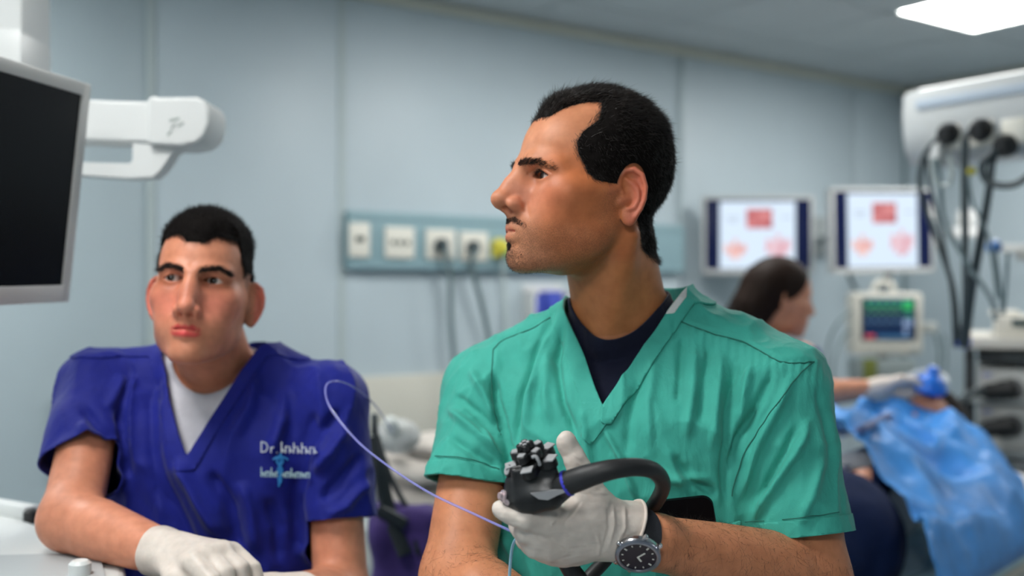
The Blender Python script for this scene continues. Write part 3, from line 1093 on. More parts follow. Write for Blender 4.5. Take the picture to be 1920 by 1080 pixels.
def weight_line(line, r, both=True, keep=None):
    qa = q.copy()
    if both: qa[:, 1] = np.abs(qa[:, 1])
    d = pline(qa, on_head(line, D_HP))
    w = (1 - sstep(d, r * .5, r)) * inh
    return w
def face_hair(name, w, n, dirfun, lmin, lmax, width, side=None, curl=.2, parent=None):
    w = w.astype(np.float32)
    if side is not None: w = w * (q[:, 1] * side > 0)
    fs = F[w[F].max(1) > 0]
    pts, t3, bc = sample_faces(V, fs, w, n, rng)
    nn = (D_N[t3] * bc[:, :, None]).sum(1); qq = to_head(D_HEAD, pts)
    dw = dirfun(qq) @ R_.T + nn * .35 + rng.normal(size=nn.shape) * .18
    return strands(name, pts, dw, lmin + (lmax - lmin) * rng.rand(n), width, HAIR, parent or doctor, rng, curl=curl)
for sd in (1, -1):
    w = weight_line([(.0985, .0085, .0045), (.0955, .0170, .0070), (.0860, .0330, .0080), (.0720, .0490, .0010)], .0046)
    w = w * (1 - .75 * sstep(np.abs(q[:, 1]), .026, .048))
    face_hair('eyebrow', w, 560, lambda qq: np.stack([-.35 + 0 * qq[:, 0], .8 * np.sign(qq[:, 1]), .35 - 18 * np.maximum(np.abs(qq[:, 1]) - .025, 0)], 1), .004, .0075, .00020, sd)
w = weight_line([(.1030, 0, -.0635), (.1005, .010, -.0650), (.0930, .022, -.0710), (.0870, .0300, -.0820)], .0042)
w = w * (1 - .7 * sstep(np.abs(q[:, 1]), .012, .028))
mo = face_hair('beard', w, 900, lambda qq: np.stack([.3 + 0 * qq[:, 0], .5 * np.sign(qq[:, 1]), -.8 + 0 * qq[:, 0]], 1), .0015, .0032, .00016)
w = weight_line([(.1005, 0, -.0925), (.0965, 0, -.0985)], .0050, False)
face_hair('soul_patch', w, 320, lambda qq: np.stack([.4 + 0 * qq[:, 0], 0 * qq[:, 0], -.9 + 0 * qq[:, 0]], 1), .002, .0045, .00022, parent=mo)
w = np.exp(-((q[:, 2] + .110) / .014) ** 2 - (q[:, 1] / .024) ** 2) * (q[:, 0] > .06) * inh
face_hair('chin_stubble', w, 900, lambda qq: np.stack([.4 + 0 * qq[:, 0], 0 * qq[:, 0], -.7 + 0 * qq[:, 0]], 1), .0012, .0026, .00016, parent=mo)
# upper lashes
for sd in (1, -1):
    w = weight_line([(.0835, .0190, -.0075), (.0860, .0260, -.0052), (.0858, .0340, -.0052), (.0800, .0440, -.0085)], .0016) * (q[:, 2] > -.010)
    face_hair('eyelashes', w, 220, lambda qq: np.stack([.8 + 0 * qq[:, 0], 6 * (qq[:, 1] - sd * .031), .1 + 0 * qq[:, 0]], 1), .003, .006, .00014, sd, .1)
# arm hair
wr = np.zeros(len(V), np.float32)
def seg_w(a, b, r):
    return 1 - sstep(cone(V, a, b, r, r), .0, .004)
wr = np.maximum(seg_w(E_L, W_L, .052) * (V[:, 0] > .165), seg_w(E_R, W_R, .05) * (V[:, 2] < 1.16)).astype(np.float32)
wr = np.maximum(wr, seg_w((-.06, 1.31, 1.14), E_R, .052) * .25).astype(np.float32)
fs = F[wr[F].min(1) > 0]
pts, t3, bc = sample_faces(V, fs, wr, 7500, rng)
nn = (D_N[t3] * bc[:, :, None]).sum(1)
isl = pts[:, 0] > .12
dw = np.where(isl[:, None], A(-.45, -.25, -.75), A(.55, -.35, -.6)) + rng.normal(size=nn.shape) * .45
dw = dw - nn * (dw * nn).sum(1, keepdims=True) * .9 + nn * .22
strands('arm_hair', pts, dw, .004 + .008 * rng.rand(len(pts)), .00009, HAIR, doctor, rng, curl=.55)

# ---- clothes
GREEN = cloth_material('green_cotton', (.055, .410, .325), .7, 1100, .1, .10)
NAVY = cloth_material('navy_jersey', (.008, .010, .028), .85, 1200, .1)
Vs, Fs = surface(d_scrub_f, axis_grid(-.17, .47, .0032), axis_grid(1.12, 1.56, .0032), axis_grid(.86, 1.50, .0032))
Ns = vnormals(Vs, Fs)
D_FOLDS = [
    ([(1048, 570), (1010, 650), (975, 740), (966, 800), (968, 860)], 7, -.0050),
    ([(1035, 590), (1005, 680), (990, 760), (985, 820)], 8, .0035),
    ([(1056, 600), (1044, 677), (1054, 752), (1085, 830)], 7, -.0045),
    ([(1030, 640), (1022, 740), (1030, 800)], 9, .0030),
    ([(850, 740), (895, 775), (941, 822)], 7, -.0060),
    ([(835, 760), (880, 800), (935, 850)], 8, .0045),
    ([(925, 690), (928, 750), (950, 840), (955, 900)], 7, -.0080),
    ([(880, 690), (910, 740), (930, 790)], 8, .0040),
    ([(840, 820), (890, 850), (940, 880)], 8, -.0035),
    ([(905, 800), (925, 840), (945, 862)], 5, .0035),
    ([(1279, 629), (1276, 680), (1270, 760)], 6, -.0030),
    ([(1305, 640), (1298, 740), (1285, 830)], 8, .0030),
    ([(1333, 645), (1322, 700), (1312, 800)], 6, -.0035),
    ([(1355, 655), (1345, 740), (1335, 850)], 8, .0035),
    ([(1378, 668), (1366, 768), (1360, 880), (1362, 960)], 7, -.0060),
    ([(1412, 680), (1395, 745), (1385, 800)], 9, .0040),
    ([(1450, 690), (1425, 750), (1385, 820), (1368, 900)], 7, -.0060),
    ([(1490, 700), (1455, 770), (1415, 850), (1385, 940)], 9, .0050),
    ([(1520, 780), (1490, 850), (1440, 930), (1405, 985)], 8, .0045),
    ([(1500, 790), (1465, 860), (1420, 940)], 7, -.0040),
    ([(1545, 850), (1520, 930), (1500, 985)], 9, .0030),
    ([(1530, 720), (1550, 800), (1562, 880)], 8, -.0025),
    ([(1130, 800), (1165, 860), (1195, 940)], 5, .0040),
    ([(1200, 700), (1180, 790), (1175, 860)], 9, -.0025),
    ([(1230, 660), (1215, 760), (1220, 850)], 10, .0025),
    ([(1090, 760), (1100, 830), (1110, 900)], 8, .0025),
    ([(1260, 850), (1290, 900), (1350, 930)], 8, -.0035),
    ([(1200, 880), (1260, 900), (1340, 900)], 9, .0030),
    ([(1010, 840), (1005, 900), (1010, 960)], 7, -.003),
    ([(940, 1000), (960, 1040), (970, 1080)], 8, .003),
]
SEAM = [(1262, 597), (1333, 624), (1387, 638), (1430, 660), (1462, 677), (1500, 680), (1526, 677)]
seam_l = [(925, 655), (946, 636), (1003, 613), (1045, 585)]
def cloth_relief(V, N):
    d = folds(V, N, D_FOLDS) * 2.3
    d += folds(V, N, [(SEAM, 3.0, -.0020), ([(a, b - 6) for a, b in SEAM], 4, .0012), (seam_l, 3.0, -.0016)])
    # gathers running down from the shoulder seam
    u, v = pix(V)
    ds, ts = pline2(u, v, SEAM)
    below = (v > np.interp(u, [a for a, b in SEAM], [b for a, b in SEAM]))
    g = np.sin(u * .42 + 2.5 * vnoise(V, 18)) * np.exp(-ds / 42) * below * (u > 1255) * (N[:, 1] < .2)
    d += .0011 * g
    st = V * A(26, 26, 9)
    d += (vnoise(st, 1.0) - .5) * .0080 + (vnoise(V, 60) - .5) * .0012 + (crease(V, 22) - .3) * .0045 + (crease(V, 40, 5.0) - .3) * .0020
    dd, sr, sl, _, _ = d_scrub(V)
    lim = np.where(np.minimum(sr, sl) < dd + .004, .0065, .013)
    return np.maximum(d, -lim)
def scrub_keep(V):
    d, sr, sl, u, v = d_scrub(V)
    z = V[:, 2]
    # neck opening
    e = (np.sqrt(((u + .008) / .067) ** 2 + ((v + .0) / .083) ** 2) - 1) * .067
    s1 = np.maximum(e, 1.388 - z)
    tip = 1.303
    wv = .072 * (z - tip) / (1.428 - tip)
    s2 = np.maximum((np.abs(u + .004) - wv) * .84, -v)
    s2 = np.where(z < tip, np.maximum(s2, (tip - z)), s2)
    nk = np.minimum(s1, s2)
    nk = np.minimum(nk, (1.448 + .04 * u) - z)
    # sleeve ends
    def hem(S, Eh, n, dsl):
        h = (A(*Eh) - V) @ A(*n)                # > 0 above the hem
        return np.maximum(h, (dsl - d) * .5)
    k = np.minimum(nk, hem(S_R, (-.057, 1.342, 1.196), HR, sr))
    k = np.minimum(k, hem(S_L, (.362, 1.262, 1.146), HL, sl))
    k = np.minimum(k, z - .88)
    return k, s2, nk, u, v
HR = np.array((-.10, -.28, -.95)); HR = tuple(HR / np.linalg.norm(HR))
HL = np.array((.10, -.22, -.97)); HL = tuple(HL / np.linalg.norm(HL))
kp, s2f, nkf, uf, vf = scrub_keep(Vs)
Vs2 = Vs + Ns * cloth_relief(Vs, Ns)[:, None]
Vg, Fg, Ng, s2g, nkg, ug, vg = clip(Vs2, Fs, kp, (Ns, s2f, nkf, uf, vf))
scrub = np_obj('scrub_top', Vg, Fg, GREEN, doctor, solid=.0022)
# V-neck band: a double layer along the opening; the person's left side laps over and runs on below the point
fr_ = vg > -.03
def band(sel, off, nm):
    Vb, Fb, Nb = clip(Vg, Fg, sel.astype(np.float32), (Ng,))
    return np_obj(nm, Vb + Nb * off, Fb, GREEN, scrub, solid=off)
wb = .0215
band(np.minimum(np.minimum(wb - nkg, (ug + .0) + .004), vg + .05), .0034, 'neck_band')
band(np.minimum(np.minimum(wb - nkg, -(ug) - .001), vg + .05), .0022, 'neck_band')
uu, vv = pix(Vg)
# lap below the point of the V
lap = np.minimum.reduce([(uu - 1090) * .0006, (1150 - uu) * .0006, (vv - 755) * .0006, ((uu - 1112) * .5 + (838 - vv) * .6) * .0006, (1180 - uu - (vv - 740) * .75) * .0006])
band(np.minimum(lap, -Ng[:, 1]), .0026, 'neck_band_lap')
# sleeve hems: a turned-up band
def hemband(Eh, n, dsel):
    h = (A(*Eh) - Vg) @ A(*n)
    s = np.minimum(.020 - h, dsel)
    Vb, Fb, Nb = clip(Vg, Fg, s.astype(np.float32), (Ng,))
    return np_obj('sleeve_hem', Vb + Nb * .0014, Fb, GREEN, scrub, solid=.0014)
dd_, sr_, sl_, _, _ = d_scrub(Vg)
hemband((-.057, 1.342, 1.196), HR, (dd_ - sr_) * 1.0 - .004)
hemband((.362, 1.262, 1.146), HL, (dd_ - sl_) * 1.0 - .004)
# dark stitched seams
SEAMM = mat('seam_green', (.018, .150, .115), .8)
def seam(pts_px, r=.0009, par=None, m=SEAMM, off=.0004):
    out = []
    dense = spline([(a, b, 0.0) for a, b in pts_px], 10)
    fr0 = Ng[:, 1] < .1
    Vf, Nf = Vg[fr0], Ng[fr0]; u_, v_ = pix(Vf)
    for a, b, _ in dense:
        d_ = (u_ - a) ** 2 + (v_ - b) ** 2
        i = np.argpartition(d_, 6)[:6]
        i = i[np.argsort(Vf[i, 1])[:4]]
        w_ = 1 / (d_[i] + 1)
        p_ = (Vf[i] * w_[:, None]).sum(0) / w_.sum()
        out.append(tuple(p_ + Nf[i].mean(0) * off))
    out = np.array(out)
    for _ in range(2):
        out[1:-1] = (out[:-2] + 2 * out[1:-1] + out[2:]) / 4
    return MB().tube([tuple(p) for p in out], r, 6).build('seam', m, par or scrub)
seam(SEAM); seam(seam_l)
seam([(1526, 677), (1500, 700), (1465, 745), (1425, 800), (1390, 860), (1372, 930)], .0008)
seam([(925, 655), (922, 700), (926, 760), (940, 815)], .0008)
seam([(1395, 978), (1450, 975), (1520, 968), (1570, 960)], .0006, off=.0022)
seam([(818, 856), (860, 858), (905, 868), (935, 880)], .0006, off=.0022)
# white tape inside the back of the neck
tape = np.minimum.reduce([(vg + .06) * 1.0, (uu - 1200) * .0006, (1285 - uu) * .0006, (590 - vv) * .0006, .0085 - nkg])
if (tape > 0).any():
    Vb, Fb, Nb = clip(Vg, Fg, tape.astype(np.float32), (Ng,))
    Vb, Fb, Nb = biggest_piece(Vb, Fb, Nb)
    np_obj('neck_tape', Vb + Nb * .0036, Fb, mat('white_tape', (.72, .72, .70), .8), scrub, solid=.001)
# navy undershirt with a crew neck
def d_under(p):
    d = d_body(p)
    return d - .004
m_ = (D_V[:, 2] > 1.25) & (D_V[:, 2] < 1.52)
Vu, Fu = D_V + D_N * .0045, D_F[(m_[D_F]).all(1)]
dl, ul, vl = loft(Vu, DT, DY, D_SECS)
crew = 1.455 - .066 * sstep(vl, -.03, .060) * (1 - np.minimum((ul / .075) ** 2, 1)) + .16 * ul - .006 - Vu[:, 2]
neckd = cone(Vu, (.122, 1.335, 1.520), (.150, 1.385, 1.400), .0585, .064)
ks = np.minimum(crew, .085 - np.abs(ul))
ks = np.minimum(ks, Vu[:, 2] - 1.27).astype(np.float32)
Vu2, Fu2, Nu2 = clip(Vu, Fu, ks, (D_N,))
np_obj('undershirt', Vu2, Fu2, NAVY, doctor, solid=.003)
# trousers and shoes, below the frame
def d_legs(p):
    d, u, v = loft(p, DT, DY, [(.80, .17, .115, 0), (.95, .178, .12, 0), (1.0, .175, .118, 0)])
    for s in (-1, 1):
        c, sn = math.cos(math.radians(DY)), math.sin(math.radians(DY))
        hx, hy = DT[0] + s * .088 * c, DT[1] - s * .088 * sn
        d = smin(d, chain(p, [(hx, hy, .86), (hx, hy, .5), (hx + .01 * s, hy, .09)], [.095, .075, .068]), .03)
    return np.maximum(d, .05 - p[:, 2])
Vt, Ft = surface(d_legs, axis_grid(-.1, .42, .012), axis_grid(1.15, 1.6, .012), axis_grid(.03, 1.03, .012))
np_obj('trousers', Vt, Ft, GREEN, doctor)
for s in (-1, 1):
    c, sn = math.cos(math.radians(DY)), math.sin(math.radians(DY))
    hx, hy = DT[0] + s * .098 * c, DT[1] - s * .088 * sn
    fw = A(-sn, -c, 0)
    def sh(p):
        q_ = p - A(hx, hy, 0)
        w_ = np.stack([q_ @ A(c, -sn, 0), q_ @ fw, q_[:, 2]], 1)
        d = smin(ell(w_, (0, .07, .035), (.048, .15, .045)), ell(w_, (0, -.01, .06), (.045, .07, .055)), .03)
        return np.maximum(d, -p[:, 2])
    Vt, Ft = surface(sh, axis_grid(hx - .2, hx + .2, .008), axis_grid(hy - .28, hy + .16, .008), axis_grid(-.01, .13, .008))
    np_obj('shoe', Vt, Ft, mat('black_leather', (.02, .02, .022), .45), doctor)
# ------------------------------------------------------------------ the doctor's gloved left hand
LATEX = mat('latex_glove', (.70, .60, .53), .48, sss=.15, noise=.12, nscale=70, bump=.25, bscale=260, sssr=(.8, .5, .4))
def hand_f(p):
    W = P(1178, 996, 1.112)
    K2 = P(1018, 975, 1.062); K3 = P(1012, 1005, 1.066); K4 = P(1028, 1028, 1.075); K5 = P(1058, 1040, 1.090)
    d = cone(p, W, K2, .0215, .0150)
    d = smin(d, cone(p, W, K3, .0215, .0155), .012)
    d = smin(d, cone(p, W, K4, .0215, .0145), .012)
    d = smin(d, cone(p, W, K5, .0215, .0135), .012)
    d = smin(d, ell(p, P(1105, 965, 1.095), (.030, .024, .024)), .015)          # ball of the thumb
    # index finger, laid along under the instrument
    f2 = chain(p, [K2, P(985, 972, 1.046), P(955, 962, 1.050), P(940, 955, 1.056)], [.0145, .0128, .0112, .0098])
    d = smin(d, f2, .007)
    # the other three fingers curl round behind it
    for K, a, b, c, r in ((K3, (985, 1000, 1.062), (972, 985, 1.090), (992, 972, 1.112), .0112),
                          (K4, (1003, 1027, 1.070), (985, 1012, 1.098), (1002, 992, 1.120), .0110),
                          (K5, (1038, 1043, 1.085), (1015, 1036, 1.108), (1020, 1014, 1.126), .0098)):
        d = smin(d, chain(p, [K, P(*a), P(*b), P(*c)], [r * 1.15, r * 1.05, r, r * .85]), .005)
    # thumb
    th = chain(p, [P(1125, 958, 1.100), P(1100, 908, 1.098), P(1078, 862, 1.100), P(1063, 827, 1.103)], [.0190, .0155, .0128, .0098])
    d = smin(d, th, .014)
    d = smin(d, ell(p, P(1061, 830, 1.101), (.0095, .0100, .0120)), .006)
    # cuff
    d = smin(d, cone(p, P(1150, 990, 1.110), P(1206, 1003, 1.118), .0290, .0345), .016)
    return d
Vh, Fh = surface(hand_f, axis_grid(-.04, .17, .0016), axis_grid(1.0, 1.17, .0016), axis_grid(1.13, 1.31, .0016))
Nh = vnormals(Vh, Fh)
cut = (A(*P(1180, 996, 1.113)) - Vh) @ A(.87, .22, -.44)
uh, vh = pix(Vh)
wr_ = folds(Vh, Nh, [([(1090, 938), (1072, 965), (1055, 985)], 3, -.0016), ([(1050, 960), (1040, 975), (1030, 985)], 2.5, .0012),
                     ([(1150, 945), (1152, 985), (1140, 1030)], 3, .0016), ([(1140, 955), (1143, 990), (1130, 1035)], 3, -.0014),
                     ([(1170, 945), (1172, 990), (1150, 1035)], 3, .0016), ([(1080, 870), (1088, 876), (1100, 880)], 2.5, -.0012),
                     ([(1074, 852), (1084, 858), (1092, 862)], 2, .0010), ([(1120, 1000), (1125, 1025), (1120, 1045)], 3, .0012),
                     ([(1000, 1000), (1035, 1015), (1060, 1035)], 5, -.0010)])
Vh2 = Vh + Nh * (wr_ + (vnoise(Vh, 55) - .5) * .0022 + (vnoise(Vh * A(1, 1, 2.2), 160) - .5) * .0008)[:, None]
Vg_, Fg_ = clip(Vh2, Fh, cut.astype(np.float32))
glove = np_obj('glove', Vg_, Fg_, LATEX, doctor, solid=.0008)
# rolled rim of the cuff
rim = []
c0 = A(*P(1180, 996, 1.113)); nrm = A(.87, .22, -.44); nrm /= np.linalg.norm(nrm)
a_ = np.cross(nrm, A(0, 0, 1)); a_ /= np.linalg.norm(a_); b_ = np.cross(nrm, a_)
ring = []
for k in range(40):
    an = 2 * math.pi * k / 40
    dr = a_ * math.cos(an) + b_ * math.sin(an)
    r = np.linspace(.005, .07, 200)[:, None]
    pts_ = (c0 - nrm * .001 + dr * r).astype(np.float32)
    v_ = hand_f(pts_)
    i = int(np.argmax(v_ > 0)) if (v_ > 0).any() else 100
    ring.append(tuple(pts_[i] + dr * .0008))
MB().tube(ring + [ring[0]], .0017, 8, cap=False).build('cuff_rim', LATEX, glove)
# right hand, below the frame, resting under the other forearm
def hand_r(p):
    W = A(*W_R); t = A(.62, -.42, -.15); t /= np.linalg.norm(t); up = A(0, 0, 1); sd = np.cross(t, up)
    d = cone(p, W, W + t * .08, .027, .034)
    d = np.minimum(d, ell(p, W + t * .06, (.04, .04, .022)))
    for i, (o, l) in enumerate(((-.03, .07), (-.01, .08), (.01, .078), (.03, .062))):
        b = W + t * .095 + sd * o
        d = smin(d, chain(p, [b, b + t * l * .5 - up * .006, b + t * l * .85 - up * .022], [.0105, .0098, .0085]), .005)
    b = W + t * .03 - sd * .02
    return smin(d, chain(p, [b, b - sd * .03 + t * .02, b - sd * .04 + t * .055], [.014, .012, .0095]), .01)
Vr, Fr = surface(hand_r, axis_grid(.04, .36, .004), axis_grid(.9, 1.16, .004), axis_grid(.93, 1.09, .004))
np_obj('glove', Vr, Fr, LATEX, doctor)

# ------------------------------------------------------------------ endoscope
BLK = mat('black_plastic', (.012, .012, .013), .32, spec=.5, noise=.2, nscale=200)
BLKM = mat('black_rubber', (.018, .018, .019), .5, spec=.5)
GREYP = mat('grey_plastic', (.36, .36, .37), .35)
scope = empty('endoscope', P(1000, 905, 1.05))
tag(scope, 'black endoscope control handle with ribbed dials and curved cord in a gloved hand', 'endoscope')
def scope_f(p):
    d = chain(p, [P(1000, 878, 1.050), P(993, 902, 1.048), P(995, 928, 1.046)], [.0140, .0165, .0165])
    d = smin(d, rbox((p - A(*P(1005, 898, 1.048))) @ np.array(Euler((0, math.radians(-12), 0)).to_matrix(), dtype=np.float32), (0, 0, 0), (.0235, .0150, .0175), .004), .006)
    d = smin(d, chain(p, [P(985, 935, 1.045), P(1030, 928, 1.042), P(1062, 912, 1.044)], [.0150, .0160, .0110]), .010)
    d = smin(d, chain(p, [P(962, 905, 1.048), P(958, 940, 1.050)], [.0085, .0085]), .008)
    return d
Vc_, Fc_ = surface(scope_f, axis_grid(-.03, .09, .0018), axis_grid(1.0, 1.09, .0018), axis_grid(1.19, 1.30, .0018))
sbody = np_obj('control_body', Vc_, Fc_, BLK, scope)
# cord: boot, long loop over the wrist, and on down behind the hand
pth = spline([P(1046, 912, 1.040), P(1075, 902, 1.030), P(1110, 890, 1.022), P(1150, 880, 1.020), P(1195, 876, 1.030), P(1228, 884, 1.050), P(1243, 908, 1.080),
              P(1232, 938, 1.115), P(1208, 968, 1.150), P(1170, 1005, 1.165), P(1135, 1050, 1.155), P(1085, 1110, 1.14), P(1030, 1230, 1.15)], 8)
rad = list(np.interp(np.linspace(0, 1, len(pth)), [0, .12, .3, .5, 1], [.0128, .0122, .0094, .0082, .0078]))
MB().tube(pth, rad, 18).build('cord', BLKM, scope)
pth2 = spline([P(1010, 945, 1.058), P(1030, 985, 1.100), P(1050, 1030, 1.115), P(1072, 1070, 1.115), P(1095, 1110, 1.12), P(1130, 1240, 1.14)], 8)
MB().tube(pth2, .0105, 16).build('insertion_tube', BLKM, scope)
MB().tube([P(1061, 907, 1.035), P(1066, 905, 1.034)], .0136, 24).build('ring', mat('blue_ring', (.05, .05, .55), .3), scope)
# grey name plate on the boot
pp = [P(995, 926, 1.0215), P(1025, 921, 1.0205), P(1062, 917, 1.0235), P(1063, 922, 1.0235), P(1045, 929, 1.0215), P(1027, 938, 1.0215), P(1010, 936, 1.0215)]
n_ = len(pp); vs_ = pp + [(a, b + .006, c) for a, b, c in pp]
MB().add(vs_, [list(range(n_)), list(range(2 * n_ - 1, n_ - 1, -1))] + [[i, i + n_, (i + 1) % n_ + n_, (i + 1) % n_] for i in range(n_)]).build('side_plate', GREYP, scope, angle=20)
# grey arch on the housing
MB().tube(spline([P(998, 857, 1.026), P(1005, 856, 1.024), P(1010, 865, 1.024), P(1012, 872, 1.026)], 4), .0018, 8).build('guard', GREYP, scope)
# two lobed steering dials on one axle
def dial(c, ax, r0, r1, h, lobes, name, ph=0.0):
    ax = Vector(ax).normalized(); u = ax.cross(Vector((0, 1, 0.01))).normalized(); w = ax.cross(u)
    pts_ = []
    n = lobes * 10
    for k in range(n):
        an = 2 * math.pi * k / n
        t = .5 + .5 * math.cos(lobes * an + ph)
        t = t ** .6
        pts_.append(((r0 + (r1 - r0) * t) * math.cos(an), (r0 + (r1 - r0) * t) * math.sin(an)))
    o = MB()
    o.prism(pts_, -h / 2, h / 2, (c, u, w, ax))
    ob = o.build(name, BLK, scope)
    bv = ob.modifiers.new('bevel', 'BEVEL'); bv.width = .0012; bv.segments = 2; bv.limit_method = 'ANGLE'; bv.angle_limit = math.radians(40)
    for k in range(lobes):
        an = (2 * math.pi * k - ph) / lobes
        cc = Vector(c) + (u * math.cos(an) + w * math.sin(an)) * (r1 - .0055)
        z_ = ax; x_ = (u * math.cos(an) + w * math.sin(an)); y_ = z_.cross(x_)
        R3 = Matrix((x_, y_, z_)).transposed()
        MB().box(cc + ax * (h / 2), ((r1 - r0) * .85, r1 * .42, .0016), R3, .0006).build('grip_pad', GREYP, ob)
    return ob
axd = (-.32, -.30, .90)
dial(P(1000, 866, 1.046), axd, .0150, .0285, .0100, 5, 'steering_dial', .15)
dial(P(990, 848, 1.042), axd, .0105, .0185, .0090, 5, 'steering_dial', 1.2)
dial(P(985, 836, 1.038), axd, .0055, .0092, .0070, 4, 'lock_knob', .2)
# valve buttons on the finger side
for (a, b), r in (((960, 884), .0066), ((962, 905), .0060)):
    c = Vector(P(a, b, 1.046))
    ob = MB().lathe([(r, -.008), (r, .004), (r * .9, .0055), (r * .2, .006)], c, (-.80, -.45, .25), 20).build('valve_button', BLK, scope)
    MB().lathe([(r * .72, .0050), (r * .72, .0066), (r * .3, .0071)], c, (-.80, -.45, .25), 20).build('button_cap', GREYP, ob)
# metal biopsy port
PINKM = mat('pale_metal', (.62, .50, .52), .3, metal=.6)
po = MB().lathe([(.0045, -.006), (.0045, .003), (.0062, .0035), (.0062, .0055), (.0035, .006), (.0035, .0095)], P(951, 930, 1.047), (-.85, -.4, .1), 18).build('biopsy_port', PINKM, scope)
MB().lathe([(.0030, -.003), (.0042, .0), (.0042, .003), (.002, .004)], P(953, 940, 1.044), (-.5, -.6, -.4), 14).build('port_nut', PINKM, po)

# ------------------------------------------------------------------ wrist watch
watch = empty('wrist_watch', P(1195, 1045, 1.10))
tag(watch, 'steel wrist watch with black dial and black strap on the hairy wrist', 'watch')
STEEL = mat('steel', (.60, .60, .63), .22, metal=1.0)
wc = Vector(P(1196, 1041, 1.080))
wn = Vector((-.12, -.80, -.52)).normalized()          # the dial faces the camera and down
fd = (Vector(W_L) - Vector(E_L)).normalized()
wu = (fd - wn * fd.dot(wn)).normalized(); ww = wn.cross(wu)
MB().lathe([(.0213, -.0065), (.0239, -.0050), (.0245, -.0005), (.0236, .0022), (.0209, .0036), (.0198, .0030)], wc, wn, 48, False).build('case', STEEL, watch, angle=25)
MB().lathe([(.0198, .0), (.0198, .0024)], wc, wn, 48).build('dial', mat('watch_dial', (.012, .010, .022), .25), watch)
MB().lathe([(.0240, .0010), (.0240, .0030), (.0221, .0040), (.0202, .0040), (.0198, .0024)], wc, wn, 60, False).build('bezel', mat('dark_steel', (.30, .32, .38), .28, metal=1.0), watch, angle=25)
IVORY = mat('ivory_marks', (.80, .78, .70), .5)
for k in range(12):
    an = 2 * math.pi * k / 12
    x_ = wu * math.cos(an) + ww * math.sin(an); y_ = wn.cross(x_)
    L_ = .0036 if k % 3 == 0 else .0020
    MB().box(wc + x_ * .0163 + wn * .0026, (L_, .0011 if k % 3 else .0016, .0004), Matrix((x_, y_, wn)).transposed()).build('hour_mark', IVORY, watch)
for an, l, w_ in ((math.radians(100), .0105, .0016), (math.radians(-160), .0075, .0020)):
    x_ = ww * -math.sin(an) + wu * math.cos(an); y_ = wn.cross(x_)
    MB().box(wc + x_ * l * .45 + wn * .0031, (l, w_, .0004), Matrix((x_, y_, wn)).transposed()).build('watch_hand', IVORY, watch)
MB().lathe([(.0024, 0), (.0026, .001), (.0026, .0035), (.0018, .0042)], wc - ww * 0 + wu * .0236, wu, 16).build('crown', STEEL, watch)
# strap round the wrist: follows the arm section
ax_c = Vector(W_L) + fd * ((wc - Vector(W_L)).dot(fd) - .009)
st_a, st_b = [], []
def strap():
    t = fd; a0 = (wn - t * wn.dot(t)).normalized(); b0 = t.cross(a0)
    vs, fs = [], []
    n = 56
    for k in range(n):
        an = 2 * math.pi * k / n
        dr = a0 * math.cos(an) + b0 * math.sin(an)
        rr = np.linspace(.01, .06, 160)
        for (o, off) in ((-.012, .0006), (-.012, .0032), (.012, .0032), (.012, .0006)):
            base = ax_c + t * o
            pts_ = np.array([tuple(base + dr * float(r)) for r in rr], dtype=np.float32)
            dv = d_body(pts_)
            i = int(np.argmax(dv > 0))
            vs.append(base + dr * float(rr[i] + off))
    for k in range(n):
        k2 = (k + 1) % n
        for j in range(4):
            j2 = (j + 1) % 4
            fs.append((k * 4 + j, k * 4 + j2, k2 * 4 + j2, k2 * 4 + j))
    return MB().add(vs, fs).build('strap', mat('black_strap', (.014, .015, .020), .55, bump=.4, bscale=500), watch, angle=50)
strap()
for s in (-1, 1):
    for e in (-1, 1):
        c = wc + ww * (s * .0228) + wu * (e * .0095) - wn * .002
        MB().box(c, (.0040, .0085, .0050), Matrix((wu, ww, wn)).transposed(), .0012).build('lug', STEEL, watch)

# ------------------------------------------------------------------ phone in the pocket
def front_y(x, z, y0=1.10, f=d_scrub_f):
    y = y0
    for _ in range(60):
        d = float(f(A(x, y, z)[None])[0])
        if d < .0005: break
        y += max(d * .8, .0004)
    return y
phone = empty('phone', P(1285, 960, 1.24))
tag(phone, 'black phone sticking out of the green scrub pocket', 'phone')
pc = P(1282, 968, 1.238)
py_ = front_y(pc[0], pc[2]) - .009
pc = (pc[0], py_, pc[2])
pr = Euler((math.radians(6), math.radians(-9), math.radians(-14)))
RM = pr.to_matrix()
rr_ = []
for sx, sz, a0 in ((1, 1, 0), (-1, 1, 90), (-1, -1, 180), (1, -1, 270)):
    for k in range(7):
        an = math.radians(a0 + k * 15)
        rr_.append((sx * .023 + .012 * math.cos(an), sz * .013 + .012 * math.sin(an)))
MB().prism(rr_, -.0042, .0042, (pc, RM @ Vector((1, 0, 0)), RM @ Vector((0, 0, 1)), RM @ Vector((0, 1, 0)))).build('body', mat('phone_glass', (.003, .003, .004), .5, spec=.06), phone)
MB().box(Vector(pc) + RM @ Vector((-.022, -.0050, -.006)), (.016, .0016, .013), pr, .0007).build('camera_island', mat('phone_dark', (.03, .03, .03), .2), phone)
MB().lathe([(.0036, -.001), (.0036, .0012), (.0028, .0016)], Vector(pc) + RM @ Vector((-.0175, -.0058, -.006)), RM @ Vector((0, -1, 0)), 18).build('camera_lens', mat('lens_gold', (.45, .40, .25), .2, metal=.7), phone)
